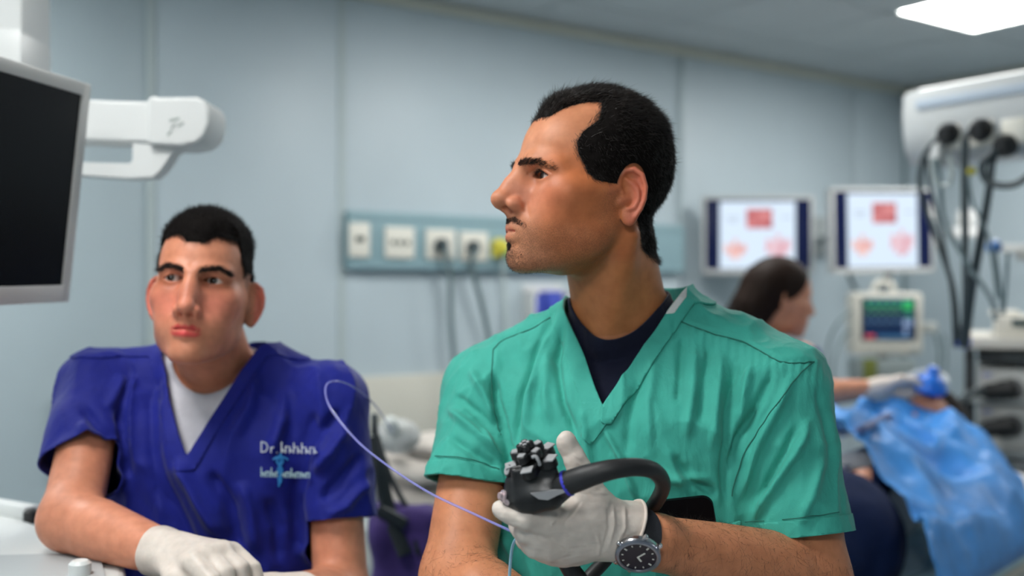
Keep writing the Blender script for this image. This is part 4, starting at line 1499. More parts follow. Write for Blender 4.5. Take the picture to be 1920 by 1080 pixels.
# pocket: a patch of the same cloth standing off the chest
pk = np.minimum.reduce([(uu - 1228) * .0006, (1378 - uu) * .0006, (vv - (np.interp(uu, [1225, 1245, 1284, 1335, 1378], [968, 980, 992, 981, 968]))) * .0006, (1130 - vv) * .0006, (dd_ * 0 + .02), (sl_ - .012)])
pk = np.minimum(pk, -Ng[:, 1] - .1)
Vb, Fb, Nb = clip(Vg, Fg, pk.astype(np.float32), (Ng,))
np_obj('pocket', Vb + Nb * .0150 + A(0, -.002, 0), Fb, GREEN, scrub, solid=.002)
# ------------------------------------------------------------------ wall equipment
WHITE = mat('white_plastic', (.66, .67, .66), .38)
BEIGE = mat('beige_plastic', (.62, .60, .53), .42)
CABLE = mat('grey_cable', (.13, .18, .19), .5)
BCABLE = mat('black_cable', (.03, .045, .05), .5)
def wpt(px, py, n=0.0):
    return W(wall_t(px, n), n, wall_z(px, py, n))
rail = empty('socket_rail', wpt(960, 500)); tag(rail, 'blue grey wall rail with a row of white sockets', 'socket rail')
zt, zo = wall_z(645, 395), wall_z(645, 505)
RAILM = mat('rail_blue', (.245, .375, .415), .45)
wbox(MB(), wall_t(645), wall_t(1272), 0, .045, zo, zt, .006).build('rail_body', RAILM, rail)
wbox(MB(), wall_t(645) + .01, wall_t(1272) - .01, .045, .049, zt - .035, zt - .008, .002).build('rail_lip', RAILM, rail)
wbox(MB(), wall_t(645) + .01, wall_t(1272) - .01, .045, .049, zo + .008, zo + .03, .002).build('rail_lip', RAILM, rail)
SOCK = mat('socket_white', (.74, .72, .64), .4)
HOLE = mat('socket_hole', (.03, .05, .04), .6)
for (x, y, w, h) in ((672, 450, 38, 64), (747, 455, 54, 58), (824, 458, 54, 56), (886, 462, 52, 54), (1010, 466, 50, 52), (1130, 470, 46, 50)):
    a, b = wall_t(x - w / 2, .045), wall_t(x + w / 2, .045)
    z1, z0 = wall_z(x, y - h / 2, .045), wall_z(x, y + h / 2, .045)
    s = wbox(MB(), a, b, .045, .060, z0, z1, .004).build('socket', SOCK, rail)
    c = W((a + b) / 2, .0605, (z0 + z1) / 2)
    if x == 747:
        for k in (-1, 0, 1):
            MB().lathe([(.011, 0), (.011, .002), (.006, .002), (.006, -.004)], c + WD * (k * .034), WN, 18).build('socket_hole', HOLE, s)
    elif x == 672:
        MB().box(c + Vector((0, 0, .004)), (.04, .004, .022), RZ, .001).build('switch', HOLE, s)
    else:
        MB().lathe([(.026, 0), (.026, .003), (.021, .003), (.021, -.006)], c, WN, 24).build('socket_well', mat('socket_well', (.5, .49, .44), .5), s)
def plug_cable(name, label, px, py, path, group, material=BCABLE, cab=CABLE, r=.0125, nb=.06, plug=.030):
    o = empty(name, wpt(px, py, nb)); tag(o, label, 'plug', group)
    c = wpt(px, py, nb)
    MB().lathe([(plug * .9, .001), (plug, .006), (plug, .03), (plug * .6, .045), (plug * .35, .05)], c, WN, 20).build('plug', material, o)
    pts = [tuple(c + WN * .04)] + [tuple(wpt(a, b, nn_)) for a, b, nn_ in path]
    MB().tube(spline(pts, 8), r, 10).build('cable', cab, o)
    return o
plug_cable('power_plug', 'black plug in the third wall socket with a grey cable hanging straight down', 824, 460, [(838, 478, .10), (844, 520, .09), (845, 600, .08), (852, 690, .08), (862, 800, .08), (880, 1000, .08)], 'plugs in the wall rail')
plug_cable('power_plug', 'black plug in the fourth wall socket with a grey cable slanting right', 884, 464, [(886, 490, .10), (890, 520, .09), (905, 580, .08), (918, 640, .08), (935, 720, .08), (960, 900, .08)], 'plugs in the wall rail')
gy = empty('gas_plug', wpt(930, 468, .05)); tag(gy, 'yellow gas connector on the wall rail beside the chin', 'gas plug')
YEL = mat('yellow_plastic', (.62, .55, .06), .4); GRN = mat('green_plastic', (.10, .45, .25), .4)
cc_ = wpt(934, 463, .05)
MB().lathe([(.040, 0), (.040, .015), (.030, .02), (.030, .05), (.018, .055)], cc_, WN, 24).build('collar', YEL, gy)
MB().tube([tuple(cc_ + WN * .04), tuple(wpt(930, 480, .08)), tuple(wpt(924, 478, .10))], .010, 10).build('spout', YEL, gy)
gg = empty('gas_hose', wpt(945, 490, .05)); tag(gg, 'green gas hose hanging from the wall rail beside the chin', 'hose')
MB().lathe([(.026, 0), (.026, .03), (.018, .035)], wpt(950, 478, .05), WN, 20).build('coupling', GRN, gg)
MB().tube(spline([tuple(wpt(950, 480, .075)), tuple(wpt(943, 495, .07)), tuple(wpt(945, 530, .05)), tuple(wpt(950, 640, .05)), tuple(wpt(955, 800, .05))], 6), .008, 10).build('hose', mat('pale_hose', (.50, .58, .57), .4), gg)
# glove dispenser below the rail
gd = empty('glove_dispenser', wpt(1012, 560)); tag(gd, 'white wall dispenser with blue packs below the rail', 'dispenser')
a, b = wall_t(978), wall_t(1052); z1, z0 = wall_z(1010, 533), wall_z(1010, 620)
wbox(MB(), a, b, .0, .015, z0, z1, .003).build('back_plate', WHITE, gd)
for s0, s1 in ((a, a + .012), (b - .012, b)):
    wbox(MB(), s0, s1, .015, .10, z0, z1 - .03, .003).build('side', WHITE, gd)
wbox(MB(), a, b, .09, .10, z0, z0 + .05, .003).build('front_lip', WHITE, gd)
BLUEP = mat('blue_pack', (.055, .085, .48), .45)
for s0, s1, zz in ((.015, .06, .03), (.085, .175, .012)):
    wbox(MB(), a + s0, a + s1, .016, .088, z0 + .004, z1 - zz - .02, .006).build('pack', BLUEP, gd)
# a thin conduit down the wall behind the doctor's head
o = empty('conduit', wpt(1277, 300)); tag(o, 'thin pale cable running down the wall from the cornice to the rail', 'conduit')
MB().tube(spline([tuple(wpt(1281, 105, .02)), tuple(wpt(1277, 200, .02)), tuple(wpt(1274, 300, .02)), tuple(wpt(1277, 430, .02))], 5), .007, 8).build('cable', mat('conduit', (.44, .52, .53), .5), o)

# ------------------------------------------------------------------ the two wall displays with slides
def frame_axes(p_tl, p_tr, p_bl):
    o = Vector(p_tl); u = (Vector(p_tr) - o); v = (Vector(p_bl) - o)
    n = v.cross(u).normalized()
    return o, u, v, n
def emissive(name, c, s=1.0):
    return mat(name, (.02, .02, .02), .3, emit=c, estr=s)
def tissue(name, c1, c2, scale, s):
    m = mat(name, (.02, .02, .02), .3, emit=c1, estr=s)
    nt = m.node_tree
    tc = nt.nodes.new('ShaderNodeTexCoord'); n = nt.nodes.new('ShaderNodeTexNoise'); n.inputs['Scale'].default_value = scale
    n.inputs['Detail'].default_value = 3
    r = nt.nodes.new('ShaderNodeValToRGB')
    r.color_ramp.elements[0].position = .38; r.color_ramp.elements[0].color = (*c1, 1)
    r.color_ramp.elements[1].position = .62; r.color_ramp.elements[1].color = (*c2, 1)
    nt.links.new(tc.outputs['Object'], n.inputs['Vector']); nt.links.new(n.outputs['Fac'], r.inputs['Fac'])
    nt.links.new(r.outputs['Color'], nt.nodes['Principled BSDF'].inputs['Emission Color'])
    return m
def display(name, label, c, w, h, yaw, roll=0.0, tilt=0.0):
    o = empty(name, c, (math.radians(tilt), math.radians(roll), math.radians(yaw))); tag(o, label, 'display', 'displays showing slides')
    # local: x right, y away from viewer, z up
    def B(nm, x0, x1, z0, z1, y0, y1, m, bev=.002, par=None):
        q = MB().box(((x0 + x1) / 2, (y0 + y1) / 2, (z0 + z1) / 2), (x1 - x0, y1 - y0, z1 - z0), None, bev).build(nm, m, None, world=False)
        q.parent = par or o
        return q
    hw, hh = w / 2, h / 2
    B('housing', -hw, hw, -hh, hh, .004, .055, mat('display_grey', (.42, .44, .44), .4), .008)
    e = .016
    for nm, a in (('bezel', (-hw, hw, hh - e, hh)), ('bezel', (-hw, hw, -hh, -hh + e * 1.5)), ('bezel', (-hw, -hw + e, -hh, hh)), ('bezel', (hw - e, hw, -hh, hh))):
        B(nm, *a, -.004, .006, mat('bezel_grey', (.50, .51, .50), .4), .002)
    scr = B('screen', -hw + e, hw - e, -hh + e * 1.5, hh - e, .000, .004, mat('screen_navy', (.004, .006, .03), .15, emit=(.004, .008, .035), estr=.6), 0)
    sw, sh = w * .345, hh - e * 1.6
    B('slide', -sw, sw * .98, -sh * .98, sh * .99, -.0006, .0006, emissive('slide_white', (.66, .78, .92), 1.0), 0, scr)
    k = .0012
    B('slide_picture', -.06 * w / .58, .075 * w / .58, .035, .135, -k, k, tissue('tissue_red', (.42, .05, .07), (.80, .30, .30), 26, .9), 0, scr)
    for (x0, x1, z0, z1, nm, s, c1, c2) in ((-.175, -.06, -.125, -.02, 'slide_sketch', 22, (.90, .60, .55), (.75, .30, .27)), (.04, .17, -.125, .005, 'slide_sketch', 30, (.85, .62, .68), (.70, .32, .38))):
        # sketches: a few soft lobes each
        mm = tissue('sketch_' + str(s), c1, c2, s, .95)
        par = scr
        nl = 5
        mb = MB()
        for j in range(nl):
            xx = x0 + (x1 - x0) * (j + .5) / nl
            top = z1 - abs(j - nl / 2 + .5) * .012 - (.02 if j % 2 else 0)
            bot = z0 + (.035 if j in (0, nl - 1) else 0) + (.01 if j % 2 else 0)
            mb.box((xx * w / .58, 0, (top + bot) / 2), ((x1 - x0) / nl * .92 * w / .58, k * 2, top - bot), None, 0)
        q = mb.build(nm, mm, None, world=False); q.parent = scr; q['kind'] = 'stuff'
    q = MB().box((-.13 * w / .58, 0, .09), (.07, k * 2, .006)).box((-.13 * w / .58, 0, .072), (.05, k * 2, .006)).box((.15 * w / .58, 0, .09), (.05, k * 2, .006)).build('slide_text', emissive('slide_grey', (.45, .52, .62), .8), None, world=False)
    q.parent = scr; q['kind'] = 'stuff'
    return o
d1 = 5.25
c1 = Vector(P(1421, 441, d1)); c2 = Vector(P(1656, 432, 5.0))
display('wall_display', 'wall display with a medical slide directly behind the dark haired woman', c1, .565, .400, -2, 0)
display('wall_display', 'wall display with a medical slide above the small patient monitor', c2, .560, .415, 13, -1.0)
# bracket arms
br = empty('display_bracket', P(1536, 432, 5.35)); tag(br, 'grey bracket carrying the two slide displays on the wall', 'bracket')
wp = W(wall_t(1536), 0, P(1536, 432, 5.3)[2])
MB().box(wp + WN * .02, (.12, .04, .22), RZ, .005).build('wall_plate', mat('bracket_grey', (.35, .38, .38), .4), br)
for c in (c1, c2):
    MB().tube([tuple(wp + WN * .05), tuple((wp + WN * .12 + c) / 2), (c.x, c.y + .07, c.z)], .018, 10).build('arm', mat('bracket_grey'), br)
    MB().lathe([(.045, 0), (.045, .03)], (c.x, c.y + .05, c.z), (0, 1, 0), 16).build('joint', mat('bracket_grey'), br)

# ------------------------------------------------------------------ patient monitor on its stand
pm = empty('patient_monitor', P(1664, 610, 4.75)); tag(pm, 'small beige patient monitor with coloured traces on a stand', 'monitor')
cm = Vector(P(1664, 607, 4.75))
MB().box(cm + Vector((0, .05, 0)), (.318, .14, .288), None, .02).build('housing', BEIGE, pm)
MB().box(cm + Vector((-.002, -.020, .022)), (.255, .006, .198), None, .004).build('screen_frame', mat('frame_dark', (.05, .06, .06), .3), pm)
sc_ = MB().box(cm + Vector((-.002, -.0235, .022)), (.238, .002, .180), None, 0).build('screen', mat('monitor_screen', (.004, .012, .04), .2, emit=(.004, .016, .05), estr=.8), pm)
def trace(nm, x0, x1, z0, amp, n, col, r=.0022):
    pts = []
    for k in range(n):
        x = x0 + (x1 - x0) * k / (n - 1)
        pts.append((cm.x + x, cm.y - .025, cm.z + z0 + amp * (math.exp(-((k % 12 - 4) / .8) ** 2) + .25 * math.sin(k * .5))))
    q = MB().tube(pts, r, 5).build(nm, emissive('trace_' + str(col[0] * 1000 + col[1] * 10), col, 1.0), pm)
    q.parent = sc_; q.matrix_parent_inverse = parent_matrix(sc_).inverted()
trace('trace', -.115, .06, .082, .020, 60, (.01, .30, .08), .004)
trace('trace', -.115, .06, .052, .010, 60, (.01, .16, .06), .004)
trace('trace', -.115, .06, .010, .010, 60, (.01, .10, .22), .003)
def num(nm, x, z, w, h, c):
    q = MB().box(cm + Vector((x, -.0250, z)), (w, .0016, h)).build(nm, emissive('digit_' + nm + str(int(c[1] * 1000)), c, 1.0), sc_)
for nm, x, z, w, h, c in (('reading', .085, .085, .045, .038, (.02, .42, .10)), ('reading', .090, .040, .030, .02, (.02, .20, .12)), ('reading', .075, .005, .022, .03, (.25, .35, .55)), ('reading', .100, .005, .014, .03, (.25, .35, .55)),
                          ('reading', .075, -.035, .016, .026, (.25, .35, .55)), ('reading', -.090, -.058, .045, .016, (.55, .06, .08)), ('status_bar', .02, -.060, .15, .018, (.02, .10, .22)), ('status_bar', 0, .108, .22, .008, (.02, .2, .3))):
    num(nm, x, z, w, h, c)
for k in range(5):
    MB().box(cm + Vector((-.11 + k * .035, -.022, -.118)), (.022, .006, .010), None, .002).build('key', mat('key_grey', (.4, .42, .4), .5), pm)
MB().lathe([(.016, 0), (.016, .012), (.010, .016)], cm + Vector((.115, -.02, -.112)), (0, -1, 0), 20).build('knob', mat('key_grey'), pm)
MB().tube(spline([tuple(cm + Vector((-.05, .05, .15))), tuple(cm + Vector((-.03, .05, .19))), tuple(cm + Vector((.03, .05, .19))), tuple(cm + Vector((.05, .05, .15)))], 6), .012, 8).build('carry_handle', BEIGE, pm)
MB().box(cm + Vector((.19, .03, -.02)), (.10, .04, .05), None, .01).build('side_module', mat('module_grey', (.40, .42, .40), .5), pm)
st = empty('monitor_stand', (cm.x, cm.y + .05, 0)); tag(st, 'grey pole stand with a wire basket under the patient monitor', 'stand')
MB().tube([(cm.x, cm.y + .06, .06), (cm.x, cm.y + .06, cm.z - .15)], .022, 12).build('pole', mat('stand_grey', (.40, .43, .43), .4), st)
MB().box((cm.x - .02, cm.y + .03, cm.z - .215), (.26, .16, .10), None, .01).build('basket', mat('basket_grey', (.22, .26, .26), .5), st)
MB().box((cm.x - .10, cm.y - .05, cm.z - .21), (.06, .02, .10), None, .004).build('accessory_pouch', mat('olive', (.13, .15, .03), .5), st)
for k in range(5):
    an = 2 * math.pi * k / 5
    lg = MB().tube([(cm.x, cm.y + .06, .08), (cm.x + .27 * math.cos(an), cm.y + .06 + .27 * math.sin(an), .06)], .018, 8).build('foot', mat('stand_grey'), st)
    MB().lathe([(.03, -.012), (.03, .012)], (cm.x + .27 * math.cos(an), cm.y + .06 + .27 * math.sin(an), .03), (math.sin(an), -math.cos(an), 0), 14).build('caster', BLK, lg)
# leads falling from the displays and the monitor
def hang(name, label, pts, r, m, group='hanging cables', cat='cable'):
    q = MB().tube(spline([P(*p) for p in pts], 8), r, 8).build(name, m)
    tag(q, label, cat, group)
    return q
hang('cable', 'thin cable looping down left of the patient monitor', [(1605, 580, 4.8), (1575, 600, 4.7), (1555, 640, 4.7), (1548, 700, 4.7), (1552, 790, 4.7)], .006, CABLE)
hang('cable', 'second thin cable looping down beside the patient monitor', [(1603, 620, 4.8), (1583, 630, 4.75), (1565, 670, 4.7), (1562, 720, 4.7), (1570, 790, 4.7)], .006, CABLE)
hang('cable', 'short grey cable behind the right slide display', [(1590, 510, 5.1), (1598, 530, 5.1), (1612, 552, 5.0), (1630, 570, 4.95)], .010, CABLE)
hang('cable', 'dark bundle of leads above the patient monitor handle', [(1672, 500, 5.1), (1662, 525, 5.0), (1655, 545, 4.9), (1652, 565, 4.88)], .020, BCABLE)
hang('cable', 'cable pair hanging from the side module of the patient monitor', [(1755, 625, 4.7), (1762, 660, 4.7), (1758, 700, 4.7), (1750, 770, 4.7)], .008, CABLE)
hang('cable', 'thin lead hanging right of the patient monitor module', [(1770, 625, 4.7), (1774, 670, 4.7), (1770, 720, 4.7), (1766, 780, 4.7)], .006, CABLE)

# ------------------------------------------------------------------ pendant beam with sockets
pd = Vector(P(1733, 235, 3.25)); ax_ = WN.copy(); sd_ = WD.copy()
pend = empty('supply_beam', pd); tag(pend, 'white ceiling mounted supply beam with power sockets and hanging leads', 'supply beam')
prof = [(-.11, .055), (-.105, .085), (-.085, .095), (.09, .095), (.11, .08), (.115, .02), (.112, -.04), (.10, -.10), (.07, -.135), (-.07, -.135), (-.11, -.10)]
PENDM = mat('beam_white', (.56, .58, .58), .35)
bo = MB().prism([(a, b) for a, b in prof], .02, 1.8, (pd, -sd_, Vector((0, 0, 1)), ax_)).build('beam', PENDM, pend)
MB().prism([(a * .98, b * .98) for a, b in prof], 0, .03, (pd, -sd_, Vector((0, 0, 1)), ax_)).build('end_cap', PENDM, pend)
MB().box(pd - sd_ * .0 + ax_ * .9 + Vector((0, 0, .098)), (1.74, .15, .006), Euler((0, 0, math.atan2(ax_.y, ax_.x))), .002).build('uplight', mat('uplight', (.9, .9, .9), .4, emit=(1, 1, .97), estr=2.2), pend)
MB().box(pd + ax_ * 1.2 + Vector((0, 0, .36)), (.14, .14, .55), Euler((0, 0, math.atan2(ax_.y, ax_.x))), .02).build('suspension', PENDM, pend)
MB().box(pd - sd_ * .117 + ax_ * .9 + Vector((0, 0, .045)), (1.7, .006, .028), Euler((0, 0, math.atan2(ax_.y, ax_.x))), .002).build('groove_strip', mat('strip_blue', (.40, .47, .55), .4), pend)
pfn = -sd_                                    # the side facing the camera
def beam_pt(px, py):
    """point on the front face of the beam behind a pixel"""
    o = Vector((0, 0, CAM_Z)); r = Vector(((px - 960) / 1920, 1, (540 - py) / 1920))
    q0 = pd + pfn * .10
    t = (q0 - o).dot(pfn) / r.dot(pfn)
    return o + r * t
for i, (x, y) in enumerate(((1785, 258), (1845, 250), (1905, 246))):
    c = beam_pt(x, y)
    s = MB().box(c + pfn * .0, (.075, .03, .075), Euler((0, 0, math.atan2(ax_.y, ax_.x))), .006).build('socket', SOCK, pend)
for i, (x, y, lab, path) in enumerate((
        (1787, 250, 'first black plug on the supply beam, nearest its rounded end', [(1765, 275), (1748, 305), (1745, 360), (1775, 450), (1805, 540), (1815, 640)]),
        (1848, 243, 'second black plug on the supply beam with leads hanging straight down', [(1828, 262), (1825, 320), (1826, 430), (1828, 540), (1826, 650)]),
        (1893, 272, 'third black plug on the supply beam with a thick slanting lead', [(1880, 300), (1872, 360), (1858, 450), (1842, 540), (1828, 650)]))):
    o = empty('beam_plug', beam_pt(x, y)); tag(o, lab, 'plug', 'plugs in the supply beam')
    c = beam_pt(x, y)
    MB().lathe([(.020, .0), (.032, .008), (.033, .035), (.020, .055)], c, (pfn + Vector((0, 0, -.15))).normalized(), 18).build('plug', mat('plug_black', (.012, .013, .014), .45), o)
    pts = [tuple(c + pfn * .04)] + [tuple(beam_pt(a, b) + pfn * .05) for a, b in path]
    MB().tube(spline(pts, 6), .0085 if i < 2 else .011, 8).build('lead', BCABLE, o)
def bhang(label, pts, r, m=CABLE, off=.06):
    q = MB().tube(spline([tuple(beam_pt(a, b) + pfn * off) for a, b in pts], 8), r, 8).build('cable', m)
    return tag(q, label, 'cable', 'leads hanging from the supply beam')
bhang('lead curving from the beam end down to the equipment tower', [(1778, 300), (1785, 350), (1795, 420), (1840, 500), (1880, 560), (1890, 600)], .007)
bhang('pale lead looping under the beam end', [(1770, 300), (1775, 340), (1800, 350), (1808, 325), (1805, 295)], .006, mat('pale_cable', (.45, .50, .48), .5))
bhang('straight lead hanging just left of the second plug lead', [(1760, 300), (1765, 350), (1790, 450), (1808, 560), (1812, 650)], .006, BCABLE)
bhang('black lead looped in a coil under the third plug', [(1888, 285), (1864, 312), (1870, 340), (1898, 350), (1930, 346), (1965, 320)], .010, BCABLE)
bhang('lead running beside the second plug lead', [(1836, 268), (1834, 330), (1835, 430), (1834, 540), (1830, 650)], .006, BCABLE)
bhang('lead running beside the thick slanting lead', [(1885, 310), (1866, 400), (1850, 480), (1832, 580), (1822, 650)], .006, BCABLE)
bhang('thin lead slanting right of the second plug', [(1835, 320), (1845, 380), (1870, 430), (1885, 500), (1892, 560)], .005)
bhang('thin lead by the frame edge dropping to the equipment tower', [(1888, 470), (1893, 510), (1900, 560), (1900, 590)], .005)
bhang('outermost thin lead dropping to the equipment tower', [(1912, 475), (1908, 530), (1905, 570), (1903, 590)], .005)
q = MB().box(beam_pt(1772, 292) + pfn * .03, (.05, .03, .07), RZ, .008).build('power_adapter', WHITE); tag(q, 'white power adapter hanging under the first beam plug', 'adapter')
q = MB().lathe([(.012, 0), (.012, .02)], beam_pt(1836, 324) + pfn * .05, (0, -1, 0), 12).build('cable_tag', YEL); tag(q, 'small yellow tag on a lead under the supply beam', 'tag')
# small fittings on the right wall
f1 = empty('suction_unit', P(1812, 430, 5.3)); tag(f1, 'small white suction unit on the far wall between hanging leads', 'suction unit')
MB().box(P(1812, 437, 5.3), (.17, .12, .055), None, .01).build('base', WHITE, f1)
MB().lathe([(.05, 0), (.055, .04), (.05, .08), (.02, .09)], P(1812, 425, 5.3), (0, 0, 1), 18).build('dome', WHITE, f1)
f2 = empty('wall_shelf', P(1900, 468, 4.4)); tag(f2, 'narrow white shelf by the frame edge with leads hooked over it', 'shelf')
MB().box(P(1915, 466, 4.3), (.20, .12, .03), None, .006).build('board', WHITE, f2)
MB().box(P(1915, 478, 4.33), (.03, .06, .05), None, .004).build('bracket', WHITE, f2)
q = MB().lathe([(.012, 0), (.022, .01), (.022, .03), (.010, .05)], P(1858, 463, 3.2), (0, -1, 0), 14).build('blue_clip', mat('blue_clip', (.03, .16, .45), .4)); tag(q, 'small blue clip on the leads under the supply beam', 'clip')
q = MB().lathe([(.014, 0), (.024, .01), (.024, .035), (.010, .05)], P(1798, 640, 3.6), (.3, -1, 0), 14).build('blue_clip', mat('blue_clip2', (.05, .12, .62), .4)); tag(q, 'blue connector beside the top of the equipment tower', 'clip')

# ------------------------------------------------------------------ equipment tower at the right edge
_before = set(o.name for o in bpy.data.objects)
tw = Vector((P(1812, 700, 3.7)[0], 3.7, 0)); tower = empty('equipment_tower', tw); tag(tower, 'endoscopy equipment tower with black frame and shelves', 'equipment tower')
def tz(py, d=3.7): return CAM_Z - (py - 540) / 1920 * d
def tx(px, d=3.7): return (px - 960) / 1920 * d
FRM = mat('tower_black', (.02, .024, .026), .4)
for x, y in ((tx(1818), 3.70), (tx(1818), 4.2), (tx(2090), 3.70), (tx(2090), 4.2)):
    MB().box((x, y, (tz(660) + .06) / 2), (.035, .035, tz(660) - .06), None, .004).build('post', FRM, tower)
    MB().lathe([(.04, -.015), (.04, .015)], (x, y, .045), (1, 0, 0), 14).build('caster', FRM, tower)
TOPB = mat('tower_beige', (.60, .58, .52), .45)
for z0, z1, m in ((tz(652), tz(630), TOPB), (tz(752), tz(744), mat('shelf_grey', (.30, .33, .33), .4)), (tz(850), tz(838), mat('shelf_grey')), (tz(960), tz(948), mat('shelf_grey')), (.18, .21, mat('shelf_grey'))):
    MB().box((tx(1950), 3.94, (z0 + z1) / 2), (tx(2096) - tx(1808), .58, z1 - z0), None, .006).build('shelf', m, tower)
DEV = mat('device_white', (.66, .66, .62), .4)
def device(nm, label, x0, x1, y0, y1, m=DEV, dep=.40):
    o = empty(nm, (tx((x0 + x1) / 2), 3.9, tz(y1))); tag(o, label, 'device')
    MB().box((tx((x0 + x1) / 2), 3.70 + dep / 2, tz((y0 + y1) / 2)), (tx(x1) - tx(x0), dep, tz(y0) - tz(y1)), None, .008).build('housing', m, o)
    return o
dv = device('printer', 'beige printer with dark display on top of the equipment tower', 1862, 2040, 592, 630, BEIGE)
MB().box((tx(1905), 3.698, tz(604)), (.06, .006, .026), None, .002).build('display', mat('printer_display', (.05, .08, .08), .2), dv)
MB().box((tx(1880), 3.90, tz(589)), (.10, .30, .02), None, .008).build('cover', BEIGE, dv)
dv = device('recorder', 'dark recorder under the tower top shelf', 1832, 2070, 660, 680, mat('dark_device', (.03, .035, .035), .4))
MB().box((tx(1900), 3.697, tz(668)), (.10, .004, .012), None, .002).build('slot', mat('slot_grey', (.10, .12, .12), .4), dv)
for (y0, y1, cx_, cy_, lab, wdt) in ((690, 744, 1872, 727, 'white video processor with black plug on the upper tower shelf', 55), (758, 838, 1872, 795, 'white light source with black plug on the lower tower shelf', 48)):
    dv = device('processor', lab, 1832, 2070, y0, y1)
    MB().box((tx(1848), 3.698, tz(y0 + 12)), (.03, .004, .012), None, .001).build('indicator', mat('indicator_blue', (.30, .34, .60), .4), dv)
    MB().lathe([(.040, 0), (.040, .008)], (tx(cx_ + 18), 3.70, tz(cy_)), (0, -1, 0), 20).build('port', mat('port_grey', (.2, .2, .2), .4), dv)
    pl = empty('endoscope_connector', (tx(cx_), 3.6, tz(cy_))); tag(pl, 'black connector plugged into the ' + ('upper' if y0 < 700 else 'lower') + ' white tower device', 'connector', 'connectors in the equipment tower')
    MB().lathe([(.030, 0), (.036, .01), (.036, .05), (.030, .07), (.030, .10), (.018, .13), (.012, .16)], (tx(cx_ + 18), 3.69, tz(cy_)), (-.75, -.6, -.05), 18).build('plug', mat('plug_black'), pl)
    MB().tube(spline([(tx(cx_ + 18) - .10, 3.60, tz(cy_) - .005), (tx(1822), 3.52, tz(cy_ + 2)), (tx(1800), 3.50, tz(cy_ + 22)), (tx(1793), 3.52, tz(cy_ + 50)), (tx(1805), 3.6, tz(cy_ + 110)), (tx(1840), 3.6, tz(1080))], 6), .014, 8).build('lead', BCABLE, pl)
dv = device('suction_jar', 'white suction jar on the lowest visible tower shelf', 1872, 1912, 884, 946, mat('jar_white', (.70, .68, .68), .3), .14)
MB().box((tx(1892), 3.77, tz(880)), (.09, .15, .02), None, .006).build('lid', mat('jar_lid', (.15, .17, .18), .4), dv)
dv = device('insufflator', 'grey insufflator on the lower tower shelf', 1836, 2070, 858, 876, mat('device_grey', (.42, .44, .43), .4))
MB().box((tx(1870), 3.697, tz(867)), (.08, .004, .016), None, .001).build('display', mat('printer_display'), dv)

# the tower stands turned toward the patient
_pv = Vector((tx(1818), 3.70, 0)); _ra = math.radians(-24)
for o in bpy.data.objects:
    if o.name not in _before and o.parent is None:
        o.location = _pv + Matrix.Rotation(_ra, 3, 'Z') @ (o.location - _pv)
        o.rotation_euler.z += _ra
# ------------------------------------------------------------------ near display on its white arm at the left
TR, BR = Vector(P(168, 158, 1.70)), Vector(P(126, 566, 1.70))
hdir = Vector((-.037, -.23, -.004)).normalized()
vdir = (BR - TR); Hh = vdir.length; vdir.normalize()
nrm_ = vdir.cross(hdir).normalized()
if nrm_.x < 0: nrm_ = -nrm_
nd = empty('side_display', TR); tag(nd, 'large black screen with pale bezel on an arm at the left edge', 'display')
def ND(nm, a0, a1, b0, b1, n0, n1, m, bev=.004):
    c = TR + hdir * ((a0 + a1) / 2) + vdir * ((b0 + b1) / 2) + nrm_ * ((n0 + n1) / 2)
    return MB().box(c, (a1 - a0, b1 - b0, n1 - n0), Matrix((hdir, vdir, nrm_)).transposed(), bev).build(nm, m, nd)
NBZ = mat('display_bezel', (.56, .56, .54), .4)
ND('housing', 0, .58, 0, Hh, -.045, -.004, NBZ, .008)
e_ = .022
ND('bezel', 0, .58, 0, e_, -.006, .004, NBZ); ND('bezel', 0, .58, Hh - e_ * 1.3, Hh, -.006, .004, NBZ)
ND('bezel', 0, e_, 0, Hh, -.006, .0045, NBZ); ND('bezel', .58 - e_, .58, 0, Hh, -.006, .0045, NBZ)
ND('screen', e_ * .9, .58 - e_ * .9, e_ * .9, Hh - e_ * 1.2, -.005, .0005, mat('dark_screen', (.001, .002, .004), .25, spec=.12), 0)
arm_ = empty('swivel_support', P(280, 230, 1.9)); tag(arm_, 'white swivel arm with a rounded end and grab handle behind the black screen', 'display arm')
ARMM = mat('arm_white', (.68, .69, .68), .38)
DA = 1.86
def ap(px, py): return ((px - 960) / 1920 * DA, CAM_Z - (py - 540) / 1920 * DA)
def aprism(nm, pts, y0, y1, m=ARMM, bev=.006):
    q = MB().prism([ap(*p) for p in pts], y0, y1, ((0, 0, 0), (1, 0, 0), (0, 0, 1), (0, 1, 0))).build(nm, m, arm_)
    bv = q.modifiers.new('bevel', 'BEVEL'); bv.width = bev; bv.segments = 3; bv.limit_method = 'ANGLE'
    return q
aprism('beam', [(110, 184), (285, 190), (285, 268), (110, 262)], DA, DA + .09)
cap_pts = [(280, 186), (292, 180), (300, 184), (372, 183), (388, 190), (396, 206), (396, 232), (388, 255), (372, 270), (340, 276), (280, 272)]
aprism('end_cap', cap_pts, DA - .012, DA + .10)
aprism('handle', [(240, 266), (340, 274), (322, 285), (300, 318), (284, 332), (240, 334), (110, 326), (110, 302), (240, 306), (246, 300), (246, 270)], DA + .005, DA + .05)
for (x0, y0, x1, y1) in ((322, 226, 340, 222), (325, 240, 334, 232), (318, 252, 326, 246), (338, 236, 348, 230)):
    aprism('logo_mark', [(x0, y0), (x1, y1), (x1, y1 + 4), (x0, y0 + 5)], DA - .0135, DA - .010, mat('mark_grey', (.38, .42, .40), .5), .0003)
col_ = empty('ceiling_column', P(10, 60, 2.0)); tag(col_, 'white column coming down from the ceiling at the left edge', 'column')
DC = 2.0
xcr = (43 - 960) / 1920 * DC
